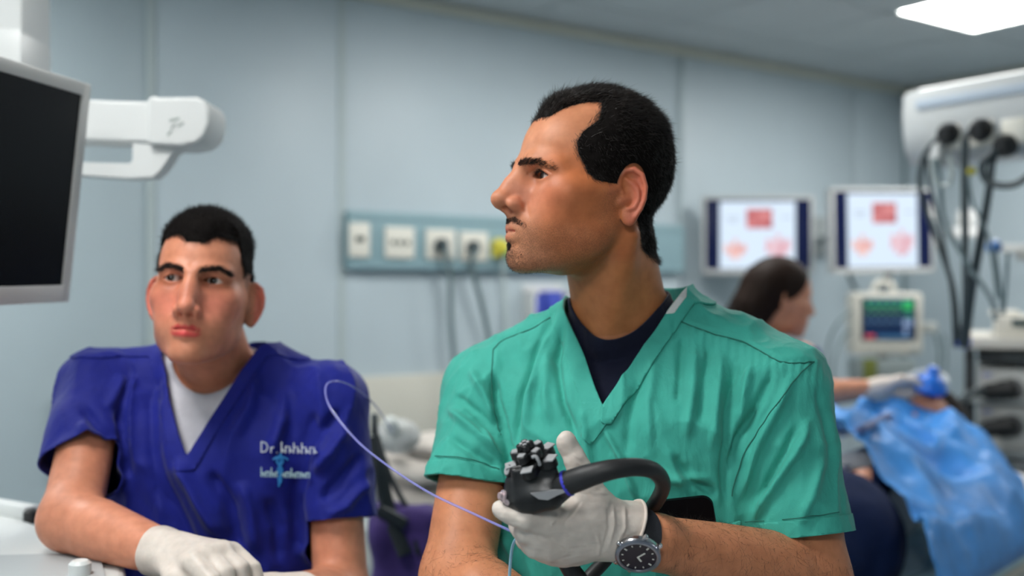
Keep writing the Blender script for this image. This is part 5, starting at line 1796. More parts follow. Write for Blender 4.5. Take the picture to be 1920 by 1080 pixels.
MB().box((xcr - .07, DC + .06, (CEIL + 1.93) / 2), (.14, .13, CEIL - 1.93 + .0), None, .012).build('shaft', ARMM, col_)
MB().box((xcr - .07, DC + .06, 1.90), (.145, .14, .12), None, .02).build('swivel', ARMM, col_)
MB().tube([(xcr - .09, DC + .05, 1.86), (xcr - .09, DA + .06, ap(120, 225)[1]), (ap(120, 225)[0], DA + .05, ap(120, 225)[1])], .035, 14).build('elbow', ARMM, col_)

# ------------------------------------------------------------------ console at the lower left
cons = empty('console', P(100, 1040, 1.45)); tag(cons, 'white medical console under the bent arm at the lower left', 'console')
CONM = mat('console_white', (.66, .68, .67), .35)
zt_ = 1.072
def cpt(px, py, z): 
    d = (CAM_Z - z) * 1920 / (py - 540)
    return ((px - 960) / 1920 * d, d)
c_pts = [cpt(-260, 930, zt_), cpt(15, 958, zt_), cpt(75, 985, zt_), cpt(222, 1032, zt_), cpt(236, 1062, zt_), cpt(245, 1200, zt_), cpt(-200, 1280, zt_)]
q = MB().prism(c_pts, .10, zt_, ((0, 0, 0), (1, 0, 0), (0, 1, 0), (0, 0, 1))).build('cabinet', CONM, cons)
bv = q.modifiers.new('bevel', 'BEVEL'); bv.width = .010; bv.segments = 3; bv.limit_method = 'ANGLE'; bv.angle_limit = math.radians(40)
r_pts = [cpt(-60, 1050, zt_), cpt(100, 1046, zt_), cpt(190, 1060, zt_), cpt(205, 1120, zt_), cpt(-60, 1150, zt_)]
q = MB().prism(r_pts, zt_ - .004, zt_ + .006, ((0, 0, 0), (1, 0, 0), (0, 1, 0), (0, 0, 1))).build('control_panel', mat('console_grey', (.42, .45, .46), .4), cons)
x_, y_ = cpt(150, 1085, zt_)
MB().lathe([(.014, 0), (.014, .016), (.010, .020)], (x_, y_, zt_ + .004), (0, 0, 1), 20).build('dial', CONM, cons)
x_, y_ = cpt(58, 975, zt_)
MB().lathe([(.012, -.004), (.012, .014), (.007, .018)], (x_, y_, zt_), (0, 0, 1), 18).build('rail_stop', mat('stop_black', (.02, .02, .02), .4), cons)
x0_, y0_ = cpt(-200, 925, zt_); x1_, y1_ = cpt(60, 972, zt_)
MB().box(((x0_ + x1_) / 2, (y0_ + y1_) / 2, zt_ + .010), (math.dist((x0_, y0_), (x1_, y1_)), .03, .022), Euler((0, 0, math.atan2(y1_ - y0_, x1_ - x0_))), .006).build('back_rail', CONM, cons)
for (a, b) in (cpt(200, 1050, zt_), cpt(-180, 1250, zt_), cpt(-200, 960, zt_)):
    MB().lathe([(.045, -.015), (.045, .015)], (a, b, .05), (1, 0, 0), 16).build('caster', BLK, cons)

# ------------------------------------------------------------------ bedding, mask and bag between the two men
bd = empty('pillow', P(775, 870, 2.9)); tag(bd, 'pale crumpled pillow between the two men', 'pillow')
bc_ = A(*P(790, 885, 2.9))
def pil(p):
    q_ = p - bc_
    d = ell(q_, (.0, 0, .02), (.19, .20, .045))
    d = smin(d, ell(q_, (.06, .03, .075), (.15, .16, .030)), .015)
    d = smin(d, ell(q_, (-.02, .0, -.06), (.21, .22, .060)), .015)
    return d + (vnoise(p * A(1, 1, 2), 9) - .5) * .03 + (vnoise(p, 30) - .5) * .008
Vp, Fp = surface(pil, axis_grid(bc_[0] - .32, bc_[0] + .32, .012), axis_grid(bc_[1] - .32, bc_[1] + .32, .012), axis_grid(bc_[2] - .28, bc_[2] + .18, .012))
np_obj('pillow_case', Vp, Fp, mat('linen', (.60, .55, .50), .8, noise=.1, nscale=20), bd)
bs = empty('stretcher', P(790, 985, 2.9)); tag(bs, 'grey stretcher end under the pale pillow between the two men', 'stretcher')
bz = float(bc_[2]) - .19
bw = (P(790, 900, 2.9)[0], 2.95)
MB().box((bw[0], bw[1], bz - .06), (.62, .55, .10), None, .03).build('mattress', mat('mattress_grey', (.42, .45, .44), .5), bs)
MB().box((bw[0], bw[1], bz - .14), (.60, .53, .04), None, .01).build('deck', mat('stand_grey'), bs)
for sx in (-1, 1):
    for sy in (-1, 1):
        MB().tube([(bw[0] + sx * .26, bw[1] + sy * .22, .06), (bw[0] + sx * .26, bw[1] + sy * .22, bz - .14)], .018, 10).build('leg', mat('stand_grey'), bs)
mk = empty('oxygen_mask', P(742, 815, 2.75)); tag(mk, 'clear oxygen mask lying on the pale pillow', 'mask')
CLEAR = mat('clear_plastic', (.80, .82, .80), .18, alpha=.55)
def msk(p):
    q_ = p - A(*P(745, 818, 2.75))
    return np.abs(ell(q_, (0, 0, 0), (.060, .05, .045))) - .003
Vp, Fp = surface(msk, axis_grid(P(745, 818, 2.75)[0] - .08, P(745, 818, 2.75)[0] + .08, .005), axis_grid(2.67, 2.83, .005), axis_grid(P(745, 818, 2.75)[2] - .06, P(745, 818, 2.75)[2] + .06, .005))
np_obj('shell', Vp, Fp, CLEAR, mk)
MB().lathe([(.020, 0), (.020, .03), (.012, .04)], P(738, 806, 2.70), (-.3, -.5, .8), 16).build('port', mat('mask_port', (.75, .78, .75), .3), mk)
# dark bag with straps hanging in the gap
bag = empty('bag', P(745, 1010, 2.2)); tag(bag, 'dark purple bag with black straps hanging between the two men', 'bag')
bgc = A(*P(752, 1040, 2.2))
def bagf(p):
    q_ = p - bgc
    d = rbox(q_, (.01, 0, -.05), (.075, .05, .155), .035)
    return d + (vnoise(p, 14) - .5) * .025
Vp, Fp = surface(bagf, axis_grid(bgc[0] - .14, bgc[0] + .14, .008), axis_grid(bgc[1] - .1, bgc[1] + .1, .008), axis_grid(bgc[2] - .27, bgc[2] + .17, .008))
np_obj('pouch', Vp, Fp, mat('purple_cloth', (.055, .028, .16), .75, noise=.2, nscale=30), bag)
STR = mat('black_strap_b', (.012, .018, .022), .6)
MB().tube(spline([P(700, 820, 2.2), P(712, 870, 2.18), P(722, 930, 2.17), P(738, 985, 2.16), P(760, 1040, 2.14)], 6), .018, 10, True, .5).build('strap', STR, bag)
MB().tube(spline([P(705, 815, 2.22), P(735, 900, 2.2), P(765, 960, 2.19), P(785, 1040, 2.16)], 6), .012, 10, True, .5).build('strap', STR, bag)
MB().box(P(735, 968, 2.16), (.07, .03, .025), Euler((0, .5, 0)), .006).build('buckle', STR, bag)
MB().tube([P(700, 816, 2.2), P(702, 780, 2.21), P(705, 815, 2.22)], .006, 8).build('hook', STR, bag)
hk = empty('bag_stand', P(702, 800, 2.24)); tag(hk, 'slim pole stand carrying the purple bag', 'stand')
MB().tube([(P(702, 780, 2.25)[0], 2.25, .02), P(702, 775, 2.25)], .009, 10).build('pole', mat('stand_grey'), hk)
MB().lathe([(.16, 0), (.16, .02), (.03, .04)], (P(702, 780, 2.25)[0], 2.25, 0), (0, 0, 1), 24).build('base', mat('stand_grey'), hk)
# long plastic tube of the endoscope accessory, looping past both men
TUBE = mat('violet_tube', (.34, .34, .80), .2, alpha=.45)
q = MB().tube(spline([P(735, 808, 1.95), P(708, 766, 1.72), P(676, 735, 1.55), P(640, 716, 1.46), P(612, 722, 1.42), P(618, 762, 1.40), P(665, 822, 1.36), P(720, 868, 1.30), P(800, 921, 1.22),
                      P(885, 962, 1.16), P(965, 999, 1.10), P(990, 1012, 1.10), P(1010, 1024, 1.115)], 10), .0016, 8).build('guide_tube', TUBE)
tag(q, 'thin violet plastic tube looping from the pillow to the gloved hand', 'tube')
q = MB().tube(spline([P(990, 1012, 1.112), P(972, 1008, 1.12), P(962, 1022, 1.13), P(957, 1055, 1.14), P(955, 1110, 1.15), P(960, 1200, 1.16)], 8), .0018, 8).build('guide_tube', mat('pale_blue_tube', (.35, .62, .80), .2, alpha=.8))
tag(q, 'pale blue plastic tube hanging down the front of the green scrubs', 'tube')
# ------------------------------------------------------------------ the young man in blue
assist = empty('person', (-.47, 1.64, 0))
tag(assist, 'young man in royal blue scrubs with a buzz cut leaning on a white console', 'person')
Y_HEAD = head_frame(P(383, 533, 1.575), 276, 7.0, -4.0, .985)
Y_HP = dict(open_u=.0060, open_l=.0042, nosew=1.12, nosel=-.002, nosez=-.006, wide=.93, lip=1.25, brow=.75, browz=-.003, cheek=.003, earrot=54.0, jaw=-.001)
YT = (-.478, 1.660); YY = 3.0
YS_R = (-.662, 1.640, 1.290); YE_R = P(132, 975, 1.46); YW_R = P(318, 1040, 1.355)
YS_L = (-.290, 1.630, 1.275); YE_L = P(640, 1120, 1.56); YW_L = P(520, 1120, 1.36)
Y_SECS = [(.80, .175, .118, 0), (.95, .178, .120, 0), (1.05, .185, .122, .002), (1.15, .192, .122, .004), (1.22, .190, .112, .002), (1.27, .172, .095, -.006),
          (1.305, .130, .080, -.014), (1.335, .090, .076, -.018), (1.385, .074, .074, -.015)]
def y_scrub(p):
    d, u, v = loft(p, YT, YY, Y_SECS)
    d = smin(d, chain(p, [(-.555, 1.672, 1.325), (-.615, 1.660, 1.308), YS_R], [.035, .042, .058]), .03)
    d = smin(d, chain(p, [(-.400, 1.668, 1.325), (-.345, 1.655, 1.300), YS_L], [.035, .042, .058]), .03)
    hr = A(*YS_R) + (A(*YE_R) - A(*YS_R)) * .60
    hl = A(*YS_L) + (A(*YE_L) - A(*YS_L)) * .62
    sr = cone(p, YS_R, hr + (hr - A(*YS_R)) * .15, .058, .059)
    sl = cone(p, YS_L, hl + (hl - A(*YS_L)) * .15, .058, .057)
    return d, sr, sl, u, v
def y_body(p):
    d, u, v = loft(p, YT, YY, [(z, a - .032, b - .032, c) for z, a, b, c in Y_SECS if z < 1.36])
    d = smin(d, chain(p, [(-.555, 1.672, 1.315), YS_R], [.022, .037]), .03)
    d = smin(d, chain(p, [(-.400, 1.668, 1.315), YS_L], [.022, .037]), .03)
    d = smin(d, cone(p, from_head(Y_HEAD, (-.022, 0, -.06)), (-.478, 1.668, 1.315), .055, .058), .02)
    for S, E, Wt in ((YS_R, YE_R, YW_R), (YS_L, YE_L, YW_L)):
        S, E, Wt = A(*S), A(*E), A(*Wt)
        M = E + (Wt - E) * .28
        H = Wt + (Wt - E) * .22
        d = smin(d, smin(chain(p, [S, S + (E - S) * .5, E], [.038, .041, .041]), chain(p, [E, M, Wt, H], [.042, .0425, .028, .024]), .02), .012)
    q_ = p - Y_HEAD[0].astype(np.float32)
    hd = np.sqrt((q_ * q_).sum(1)) - .17
    m = hd < .03
    if m.any():
        hd[m] = head_sdf(to_head(Y_HEAD, p[m]), Y_HP) * Y_HEAD[2]
    return smin(d, hd, .016)
V, F = surface(y_body, axis_grid(-.77, -.17, .0042, (-.61, -.38, .0022)), axis_grid(1.28, 1.80, .0042, (1.44, 1.70, .0022)), axis_grid(.85, 1.60, .0042, (1.29, 1.60, .0022)))
N = vnormals(V, F)
q = to_head(Y_HEAD, V); inh = np.linalg.norm(V - Y_HEAD[0], axis=1) < .2
def y_hair(q):
    x, y, z = q.T; ay = np.abs(y)
    xs = np.interp(z, [-.09, -.07, -.05, -.03, -.014, -.010, .0, .02, .036, .046, .054, .1], [-.08, -.06, -.05, -.045, -.035, .012, .022, .030, .042, .062, .105, .11])
    s = xs - x
    s = np.where(x > .045, np.minimum(s, z - .050 - .014 * sstep(ay, .008, .030)), s)
    e = np.hypot((x + .022) / .024, (z + .024) / .040) - 1
    s = np.where(ay > .058, np.minimum(s, e * .024), s)
    return np.minimum(s, z + .078)
hl = np.where(inh, y_hair(q), -1).astype(np.float32)
C = np.tile(A(.64, .265, .160), (len(V), 1)); stub = np.zeros(len(V), np.float32)
x, y, z = q.T; ay = np.abs(y); qa = q.copy(); qa[:, 1] = ay
def cmix(C, w, c, msk):
    w = (w * msk)[:, None]; C[:] = C * (1 - w) + A(*c) * w
cmix(C, .55 * np.exp(-((z + .04) / .03) ** 2 - ((x - .09) / .05) ** 2), (.70, .20, .15), inh)
cmix(C, .7 * sstep(ay, .073, .081) * (x < .02) * (x > -.07) * (z < .02), (.70, .17, .13), inh)
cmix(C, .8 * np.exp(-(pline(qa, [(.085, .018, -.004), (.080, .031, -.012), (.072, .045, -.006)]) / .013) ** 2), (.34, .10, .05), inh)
lz = 0
lips = np.minimum(pline(qa, [(.1055, 0, -.0752), (.1040, .008, -.0750), (.0985, .016, -.0780), (.0895, .0235, -.0815)]) - .0050,
                  pline(qa, [(.1050, 0, -.0858), (.1000, .0125, -.0855), (.0895, .0225, -.0820)]) - .0058)
cmix(C, (1 - sstep(lips, -.001, .0012)), (.62, .07, .07), inh)
# faded sides: skin showing through above the ears
fade = sstep(hl, -.006, .010) * (.50 + .50 * sstep(z, .010, .045))
cmix(C, fade, (.035, .024, .020), inh)
dy_, sry_, sly_, _, _ = y_scrub(V)
und = (dy_ < -.004) & (V[:, 2] < 1.26) & ~inh
C[und] = A(.007, .013, .12)
YSKIN = skin_material('skin_assistant', .45)
np_obj('body', V, F, YSKIN, assist, {'Col': C, 'Stub': np.zeros((len(V), 3), np.float32)})
for sd in (1, -1):
    eye_ball(assist, Y_HEAD, sd, (1, -.20, .12))
rng = np.random.RandomState(11)
HAIR2 = mat('black_hair', (.012, .010, .010), .6, spec=.25)
hf = np.minimum(hl, q[:, 2] - .020 + .2 * np.maximum(q[:, 0] * -1, 0)).astype(np.float32)
fa = hf[F].max(1) > -.01
Vc, Fc, s2, N2 = clip(V, F[fa], hf, (hf, N))
qc = to_head(Y_HEAD, Vc)
th = (.0008 + .0080 * sstep(qc[:, 2], .040, .085)) * sstep(s2, -.001, .030) + .0005 + (vnoise(qc, 120) - .5) * .0012 * sstep(s2, 0, .01)
cap = Vc + N2 * (th * 1.05)[:, None]
hair = np_obj('hair', cap, Fc, CAPM, assist)
pts, t3, bc = sample_faces(cap, Fc, np.ones(len(cap), np.float32), 7000, rng)
nn = (N2[t3] * bc[:, :, None]).sum(1)
dw = nn * .8 + A(.1, -.3, .3) + rng.normal(size=nn.shape) * .3
strands('hair_strands', pts - nn * .001, dw, (.0015 + .0045 * sstep(to_head(Y_HEAD, pts)[:, 2], .03, .07)) * (.6 + .8 * rng.rand(len(pts))), .00032, HAIR2, hair, rng)
R_ = Y_HEAD[1]
edge = (np.exp(-(np.where(inh, hl, 1) / .0045) ** 2) * (q[:, 2] > .012)).astype(np.float32)
pts, t3, bc = sample_faces(V, F[edge[F].max(1) > .05], edge, 2600, rng); nn = (N[t3] * bc[:, :, None]).sum(1)
strands('hairline_strands', pts, nn * .7 + A(.05, -.35, -.25) + rng.normal(size=nn.shape) * .3, .003 + .004 * rng.rand(len(pts)), .00022, HAIR2, hair, rng)
for sd in (1, -1):
    ln_ = on_head([(.0980, .0105, .0085), (.0955, .0170, .0115), (.0870, .0330, .0145), (.0730, .0480, .0090)], Y_HP)
    w = ((1 - sstep(pline(qa, ln_), .0020, .0042)) * inh * (q[:, 1] * sd > 0)).astype(np.float32)
    fs = F[w[F].max(1) > 0]
    pts, t3, bc = sample_faces(V, fs, w, 480, rng); nn = (N[t3] * bc[:, :, None]).sum(1); qq = to_head(Y_HEAD, pts)
    dl = np.stack([-.3 + 0 * qq[:, 0], .8 * np.sign(qq[:, 1]), .3 - 14 * np.maximum(np.abs(qq[:, 1]) - .025, 0)], 1)
    strands('eyebrow', pts, dl @ R_.T + nn * .35 + rng.normal(size=nn.shape) * .15, .004 + .003 * rng.rand(480), .00026, HAIR2, assist, rng)
# ---- scrubs
BLUE = cloth_material('royal_blue_cotton', (.007, .013, .215), .65, 900, .1, .12)
def y_scrub_f(p):
    d, sr, sl, u, v = y_scrub(p)
    return smin(smin(d, sr, .02), sl, .02)
Vs, Fs = surface(y_scrub_f, axis_grid(-.80, -.16, .0042), axis_grid(1.38, 1.82, .0042), axis_grid(.82, 1.41, .0042))
Ns = vnormals(Vs, Fs)
Y_FOLDS = [
    ([(300, 690), (285, 760), (290, 850), (310, 960)], 14, -.010), ([(255, 700), (245, 780), (250, 860)], 12, .006),
    ([(225, 760), (232, 820), (240, 900)], 9, -.011), ([(150, 760), (190, 800), (220, 830)], 8, -.006), ([(145, 790), (180, 830), (215, 860)], 9, .006),
    ([(330, 860), (370, 930), (420, 1010)], 13, .010), ([(300, 900), (340, 980), (380, 1060)], 12, -.008), ([(390, 880), (430, 950), (450, 1040)], 12, -.010),
    ([(450, 900), (470, 960), (480, 1040)], 12, .006), ([(590, 770), (570, 850), (560, 930)], 10, -.008), ([(640, 770), (600, 810), (580, 840)], 9, -.008),
    ([(650, 800), (620, 850), (590, 890)], 9, .007), ([(680, 850), (640, 900), (600, 940)], 9, -.008), ([(690, 900), (650, 950), (610, 970)], 9, .006),
    ([(480, 700), (470, 760), (440, 820)], 10, .005), ([(540, 720), (530, 790), (500, 860)], 12, .006), ([(560, 880), (555, 950), (560, 1040)], 10, -.009),
    ([(230, 700), (215, 740), (200, 770)], 9, .005), ([(500, 930), (520, 990), (520, 1060)], 12, -.006)]
rel = np.maximum(folds(Vs, Ns, Y_FOLDS) * 2.0, -.013) + (crease(Vs, 20) - .3) * .006 + (vnoise(Vs * A(24, 24, 9), 1) - .5) * .010 + (vnoise(Vs, 50) - .5) * .002
d, sr, sl, u, v = y_scrub(Vs)
rel = np.maximum(rel, np.where(np.minimum(sr, sl) < d + .006, -.0095, -.017))
zz = Vs[:, 2]
e = (np.sqrt((u / .070) ** 2 + (v / .078) ** 2) - 1) * .070
s1 = np.maximum(e, 1.300 - zz)
tip = 1.196; top = 1.345
wv = .074 * (zz - tip) / (top - tip)
s2 = np.maximum((np.abs(u + .004) - wv) * .88, -v); s2 = np.where(zz < tip, np.maximum(s2, tip - zz), s2)
nk = np.minimum.reduce([s1, s2, 1.358 - zz])
def yhem(S, E, k, dsl, tilt):
    S, E = A(*S), A(*E); n = (E - S) / np.linalg.norm(E - S) + A(*tilt); n /= np.linalg.norm(n)
    return np.maximum((S + (E - S) * k - Vs) @ n, (dsl - d) * .5 + .007)
kp = np.minimum.reduce([nk, yhem(YS_R, YE_R, .56, sr, (.25, 0, -.1)), yhem(YS_L, YE_L, .62, sl, (0, 0, 0)), zz - .84])
Vg2, Fg2, Ng2, nk2, u2, v2 = clip(Vs + Ns * rel[:, None], Fs, kp.astype(np.float32), (Ns, nk.astype(np.float32), u, v))
yscrub = np_obj('scrub_top', Vg2, Fg2, BLUE, assist, solid=.0025)
Vb, Fb, Nb = clip(Vg2, Fg2, np.minimum(.020 - nk2, v2 + .05).astype(np.float32), (Ng2,))
np_obj('neck_band', Vb + Nb * .0025, Fb, BLUE, yscrub, solid=.0025)
# white T-shirt
m_ = (V[:, 2] > 1.12) & (V[:, 2] < 1.40)
Fu = F[m_[F].all(1)]
dl, ul, vl = loft(V, YT, YY, Y_SECS)
ks = np.minimum.reduce([1.345 - .062 * sstep(vl, -.03, .06) * (1 - np.minimum((ul / .07) ** 2, 1)) - V[:, 2], .085 - np.abs(ul), V[:, 2] - 1.17, .13 - np.abs(vl)]).astype(np.float32)
Vu2, Fu2 = clip(V + N * .008, Fu, ks)
np_obj('undershirt', Vu2, Fu2, cloth_material('white_jersey', (.62, .61, .66), .8), assist, solid=.003)
# trousers
def y_legs(p):
    d, u, v = loft(p, YT, YY, [(.76, .165, .115, 0), (.90, .172, .118, 0), (.96, .17, .116, 0)])
    for s in (-1, 1):
        d = smin(d, chain(p, [(YT[0] + s * .085, YT[1], .82), (YT[0] + s * .09, YT[1], .45), (YT[0] + s * .095, YT[1] + .02, .09)], [.092, .072, .064]), .03)
    return np.maximum(d, .05 - p[:, 2])
Vt, Ft = surface(y_legs, axis_grid(-.72, -.24, .012), axis_grid(1.45, 1.86, .012), axis_grid(.03, 1.0, .012))
np_obj('trousers', Vt, Ft, BLUE, assist)
for s in (-1, 1):
    def sh(p):
        w_ = (p - A(YT[0] + s * .095, YT[1], 0)) * A(1, -1, 1)
        return np.maximum(smin(ell(w_, (0, .07, .035), (.048, .15, .045)), ell(w_, (0, -.01, .06), (.045, .07, .055)), .03), -p[:, 2])
    Vt, Ft = surface(sh, axis_grid(YT[0] + s * .095 - .08, YT[0] + s * .095 + .08, .008), axis_grid(1.40, 1.78, .008), axis_grid(-.01, .13, .008))
    np_obj('shoe', Vt, Ft, mat('white_shoe', (.6, .6, .6), .5), assist)
# embroidered name lines and staff emblem on the chest
def y_front(px, py):
    o = np.array((0, 0, CAM_Z)); r = np.array(((px - 960) / 1920, 1, (540 - py) / 1920))
    t = 1.40
    for _ in range(80):
        dd = float(y_scrub_f((o + r * t).astype(np.float32)[None])[0])
        if dd < .0008: break
        t += max(dd * .8, .0004)
    return o + r * (t - .011)
def stitch(strokes, r):
    mb = MB()
    for st_ in strokes:
        pts_ = [tuple(y_front(a, b)) for a, b in st_]
        mb.tube(pts_, r, 6)
    return mb
rs = random.Random(5)
line1 = [[(490, 828), (490, 848)], [(490, 828), (499, 831), (502, 838), (499, 846), (490, 848)], [(508, 838), (508, 849)], [(508, 841), (514, 838)], [(519, 848), (520, 849)]]
for k in range(9):
    x = 528 + k * 7.6; y = 838 + k * .3
    tall = k in (0, 3, 5)
    line1.append([(x, y - (9 if tall else 2)), (x, y + 11)])
    line1.append([(x, y + (0 if k % 2 else 3)), (x + 5, y - 1 if k % 2 else y + 9)])
stitch(line1, .0010).build('embroidered_name', mat('white_thread', (.62, .66, .72), .7), yscrub)['kind'] = 'stuff'
line2 = []
for k in range(10):
    x = 490 + k * 9.4
    if 4 <= k - .2 <= 4.5: continue
    y = 884 + k * .3
    line2.append([(x, y - (8 if k in (0, 2, 6) else 1)), (x, y + 10)]); line2.append([(x, y + 1), (x + 6, y + (0 if k % 2 else 8))])
    line2.append([(x + 6, y + 1), (x + 5, y + 10)])
stitch(line2, .0010).build('embroidered_line', mat('pale_thread', (.42, .58, .62), .7), yscrub)['kind'] = 'stuff'
stf = [[(526, 850), (525, 880), (523, 912)]]
wv_ = [[(525 + s * 7 * math.sin(k * .9) * (1 - k / 14), 856 + k * 5) for k in range(11)] for s in (1, -1)]
stf += wv_ + [[(512, 862), (518, 858), (526, 856), (534, 858), (540, 862)]]
stitch(stf, .0016).build('embroidered_emblem', mat('cyan_thread', (.02, .20, .50), .6), yscrub)
# ---- gloved hands
def glove_pair():
    W0 = A(*YW_R); E0 = A(*YE_R); t = (W0 - E0) / np.linalg.norm(W0 - E0)
    c = t * .95 + A(0, -.05, .02); c /= np.linalg.norm(c)
    up = A(0, 0, 1) - c * c[2]; up /= np.linalg.norm(up); sd = np.cross(c, up)          # sd: away from the viewer
    if sd[1] < 0: sd = -sd
    K = W0 + c * .085 + up * .022
    def f(p):
        d = cone(p, W0 - t * .030, W0 + c * .02, .0345, .031)
        for o in (-.028, -.009, .010, .028):
            d = smin(d, cone(p, W0 + c * .01, K + sd * o - up * abs(o) * .25, .024, .0155), .012)
        for i, o in enumerate((-.030, -.010, .011, .030)):
            k0 = K + sd * o - up * abs(o) * .25
            a = k0 + c * .036 - up * .012 + sd * o * .1; b = a + c * .014 - up * .026; e = b - c * .008 - up * .018
            d = smin(d, chain(p, [k0, a, b, e], [.0140, .0118, .0105, .0092]), .005)
        b0 = W0 + c * .025 - sd * .020
        d = smin(d, chain(p, [b0, b0 + c * .035 - sd * .022 - up * .006, b0 + c * .065 - sd * .020 - up * .018], [.017, .0135, .0105]), .010)
        return d
    V, F = surface(f, axis_grid(W0[0] - .09, W0[0] + .20, .0028), axis_grid(W0[1] - .14, W0[1] + .12, .0028), axis_grid(W0[2] - .10, W0[2] + .09, .0028))
    N = vnormals(V, F)
    V = V + N * ((vnoise(V, 60) - .5) * .003)[:, None]
    k = (V - (W0 - t * .026)) @ t
    V2, F2 = clip(V, F, k.astype(np.float32))
    np_obj('glove', V2, F2, LATEX, assist, solid=.001)
    # other hand, under the first
    W1 = A(*YW_L); c1 = A(-.85, -.35, .12); c1 /= np.linalg.norm(c1)
    u1 = A(0, 0, 1) - c1 * c1[2]; u1 /= np.linalg.norm(u1); s1 = np.cross(c1, u1)
    K1 = W1 + c1 * .085
    def g(p):
        d = cone(p, W1 - c1 * .03, W1 + c1 * .02, .034, .030)
        for o in (-.028, -.009, .010, .028):
            d = smin(d, cone(p, W1 + c1 * .01, K1 + s1 * o, .024, .0150), .012)
            a = K1 + s1 * o + c1 * .035 - u1 * .008; b = a + c1 * .018 - u1 * .022
            d = smin(d, chain(p, [K1 + s1 * o, a, b], [.013, .0115, .0098]), .005)
        b0 = W1 + c1 * .025 + s1 * .022
        return smin(d, chain(p, [b0, b0 + c1 * .035 + s1 * .022, b0 + c1 * .06 + s1 * .022], [.016, .013, .010]), .010)
    V, F = surface(g, axis_grid(W1[0] - .22, W1[0] + .09, .004), axis_grid(W1[1] - .16, W1[1] + .12, .004), axis_grid(W1[2] - .09, W1[2] + .09, .004))
    np_obj('glove', V, F, LATEX, assist)
glove_pair()
# ------------------------------------------------------------------ trolley, patient and drape
TA = Vector((.68, .73, 0)).normalized(); TB = Vector((.73, -.68, 0)).normalized()
TC = Vector((.70, 2.535, 0))
def TP(s, o, z): return tuple(TC + TA * s + TB * o + Vector((0, 0, z)))
TR_ = Euler((0, 0, math.atan2(TA.y, TA.x)))
tro = empty('patient_trolley', TC); tag(tro, 'patient trolley with grey side rails and pale blue sheet at the lower right', 'trolley')
METAL = mat('trolley_metal', (.30, .33, .33), .3, metal=.6)
MB().box(TP(.15, 0, .74), (1.75, .62, .10), TR_, .03).build('mattress', mat('mattress_blue', (.06, .16, .35), .5), tro)
MB().box(TP(.15, 0, .66), (1.80, .64, .05), TR_, .01).build('deck', METAL, tro)
MB().box(TP(.05, .0, .795), (1.50, .60, .016), TR_, .006).build('sheet', mat('pale_sheet', (.42, .60, .66), .8, noise=.15, nscale=15), tro)
MB().box(TP(.05, .312, .74), (1.40, .012, .12), TR_, .005).build('sheet_side', mat('pale_sheet'), tro)
for z in (.58, .67, .76):
    MB().tube([TP(-.30, .42, z), TP(1.10, .42, z)], .012, 10).build('side_rail', mat('rail_grey', (.28, .28, .23), .4) if z > .72 else METAL, tro)
for s in (-.25, .10, .45, .80):
    MB().tube([TP(s, .42, .55), TP(s, .42, .76)], .013, 10).build('rail_post', METAL, tro)
MB().box(TP(.65, .47, .62), (1.3, .03, .05), TR_, .01).build('bumper', mat('bumper_blue', (.02, .09, .34), .4), tro)
for s in (-.6, .85):
    for o in (-.25, .25):
        MB().tube([TP(s, o, .10), TP(s, o, .65)], .025, 10).build('leg', METAL, tro)
        MB().lathe([(.07, -.02), (.07, .02)], TP(s, o, .07), TB, 18).build('wheel', BLK, tro)
pil2 = empty('pillow', TP(.86, .02, .86)); tag(pil2, 'white pillow under the patient head on the trolley', 'pillow')
pc2 = A(*TP(.86, .02, .865))
def pf2(p):
    q_ = p - pc2
    w_ = np.stack([q_ @ A(*TA), q_ @ A(*TB), q_[:, 2]], 1)
    return ell(w_, (0, 0, 0), (.20, .29, .065)) + (vnoise(p, 12) - .5) * .02
Vp, Fp = surface(pf2, axis_grid(pc2[0] - .36, pc2[0] + .36, .012), axis_grid(pc2[1] - .36, pc2[1] + .36, .012), axis_grid(pc2[2] - .1, pc2[2] + .1, .012))
np_obj('pillow_case', Vp, Fp, mat('pillow_white', (.66, .64, .64), .8), pil2)
pat = empty('person', TP(.4, 0, .8)); tag(pat, 'patient lying on the trolley under a blue drape with dark hair', 'person')
# the patient lies on the side, face toward the viewer's left and up
hc = P(1748, 800, 3.02)
fwd = Vector((-.55, -.42, .55)).normalized(); upv = (TA * 1.0 + Vector((0, 0, .10)))
upv = (upv - fwd * upv.dot(fwd)).normalized(); lef = upv.cross(fwd)
PH = (np.array(hc), np.array([tuple(fwd), tuple(lef), tuple(upv)]).T, .95)
def p_body(p):
    d = chain(p, [TP(-.08, .12, .86), TP(.22, .05, .88), TP(.56, .02, .89)], [.13, .125, .12])
    d = smin(d, ell(p, TP(-.10, .165, .87), (.135, .135, .14)), .06)                     # hip
    d = smin(d, chain(p, [TP(-.10, .14, .87), TP(-.40, .14, .86), TP(-.62, -.05, .85)], [.12, .085, .06]), .05)    # bent legs
    d = smin(d, cone(p, TP(.60, .03, .95), tuple(from_head(PH, (-.02, 0, -.08))), .06, .05), .03)
    d = smin(d, chain(p, [TP(.50, .08, .95), P(1705, 915, 2.66), P(1650, 905, 2.50)], [.05, .040, .030]), .02)         # arm
    d = smin(d, ell(p, P(1632, 895, 2.46), (.045, .035, .022)), .02)
    q_ = p - PH[0].astype(np.float32)
    hd = np.sqrt((q_ * q_).sum(1)) - .16
    m = hd < .03
    if m.any(): hd[m] = head_sdf(to_head(PH, p[m]), dict(open_u=.0012, open_l=.001)) * .95
    return smin(d, hd, .015)
Vb_, Fb_ = surface(p_body, axis_grid(.1, 1.5, .007), axis_grid(2.0, 3.35, .007), axis_grid(.74, 1.25, .007))
qh = to_head(PH, Vb_)
C = np.tile(A(.60, .29, .19), (len(Vb_), 1))
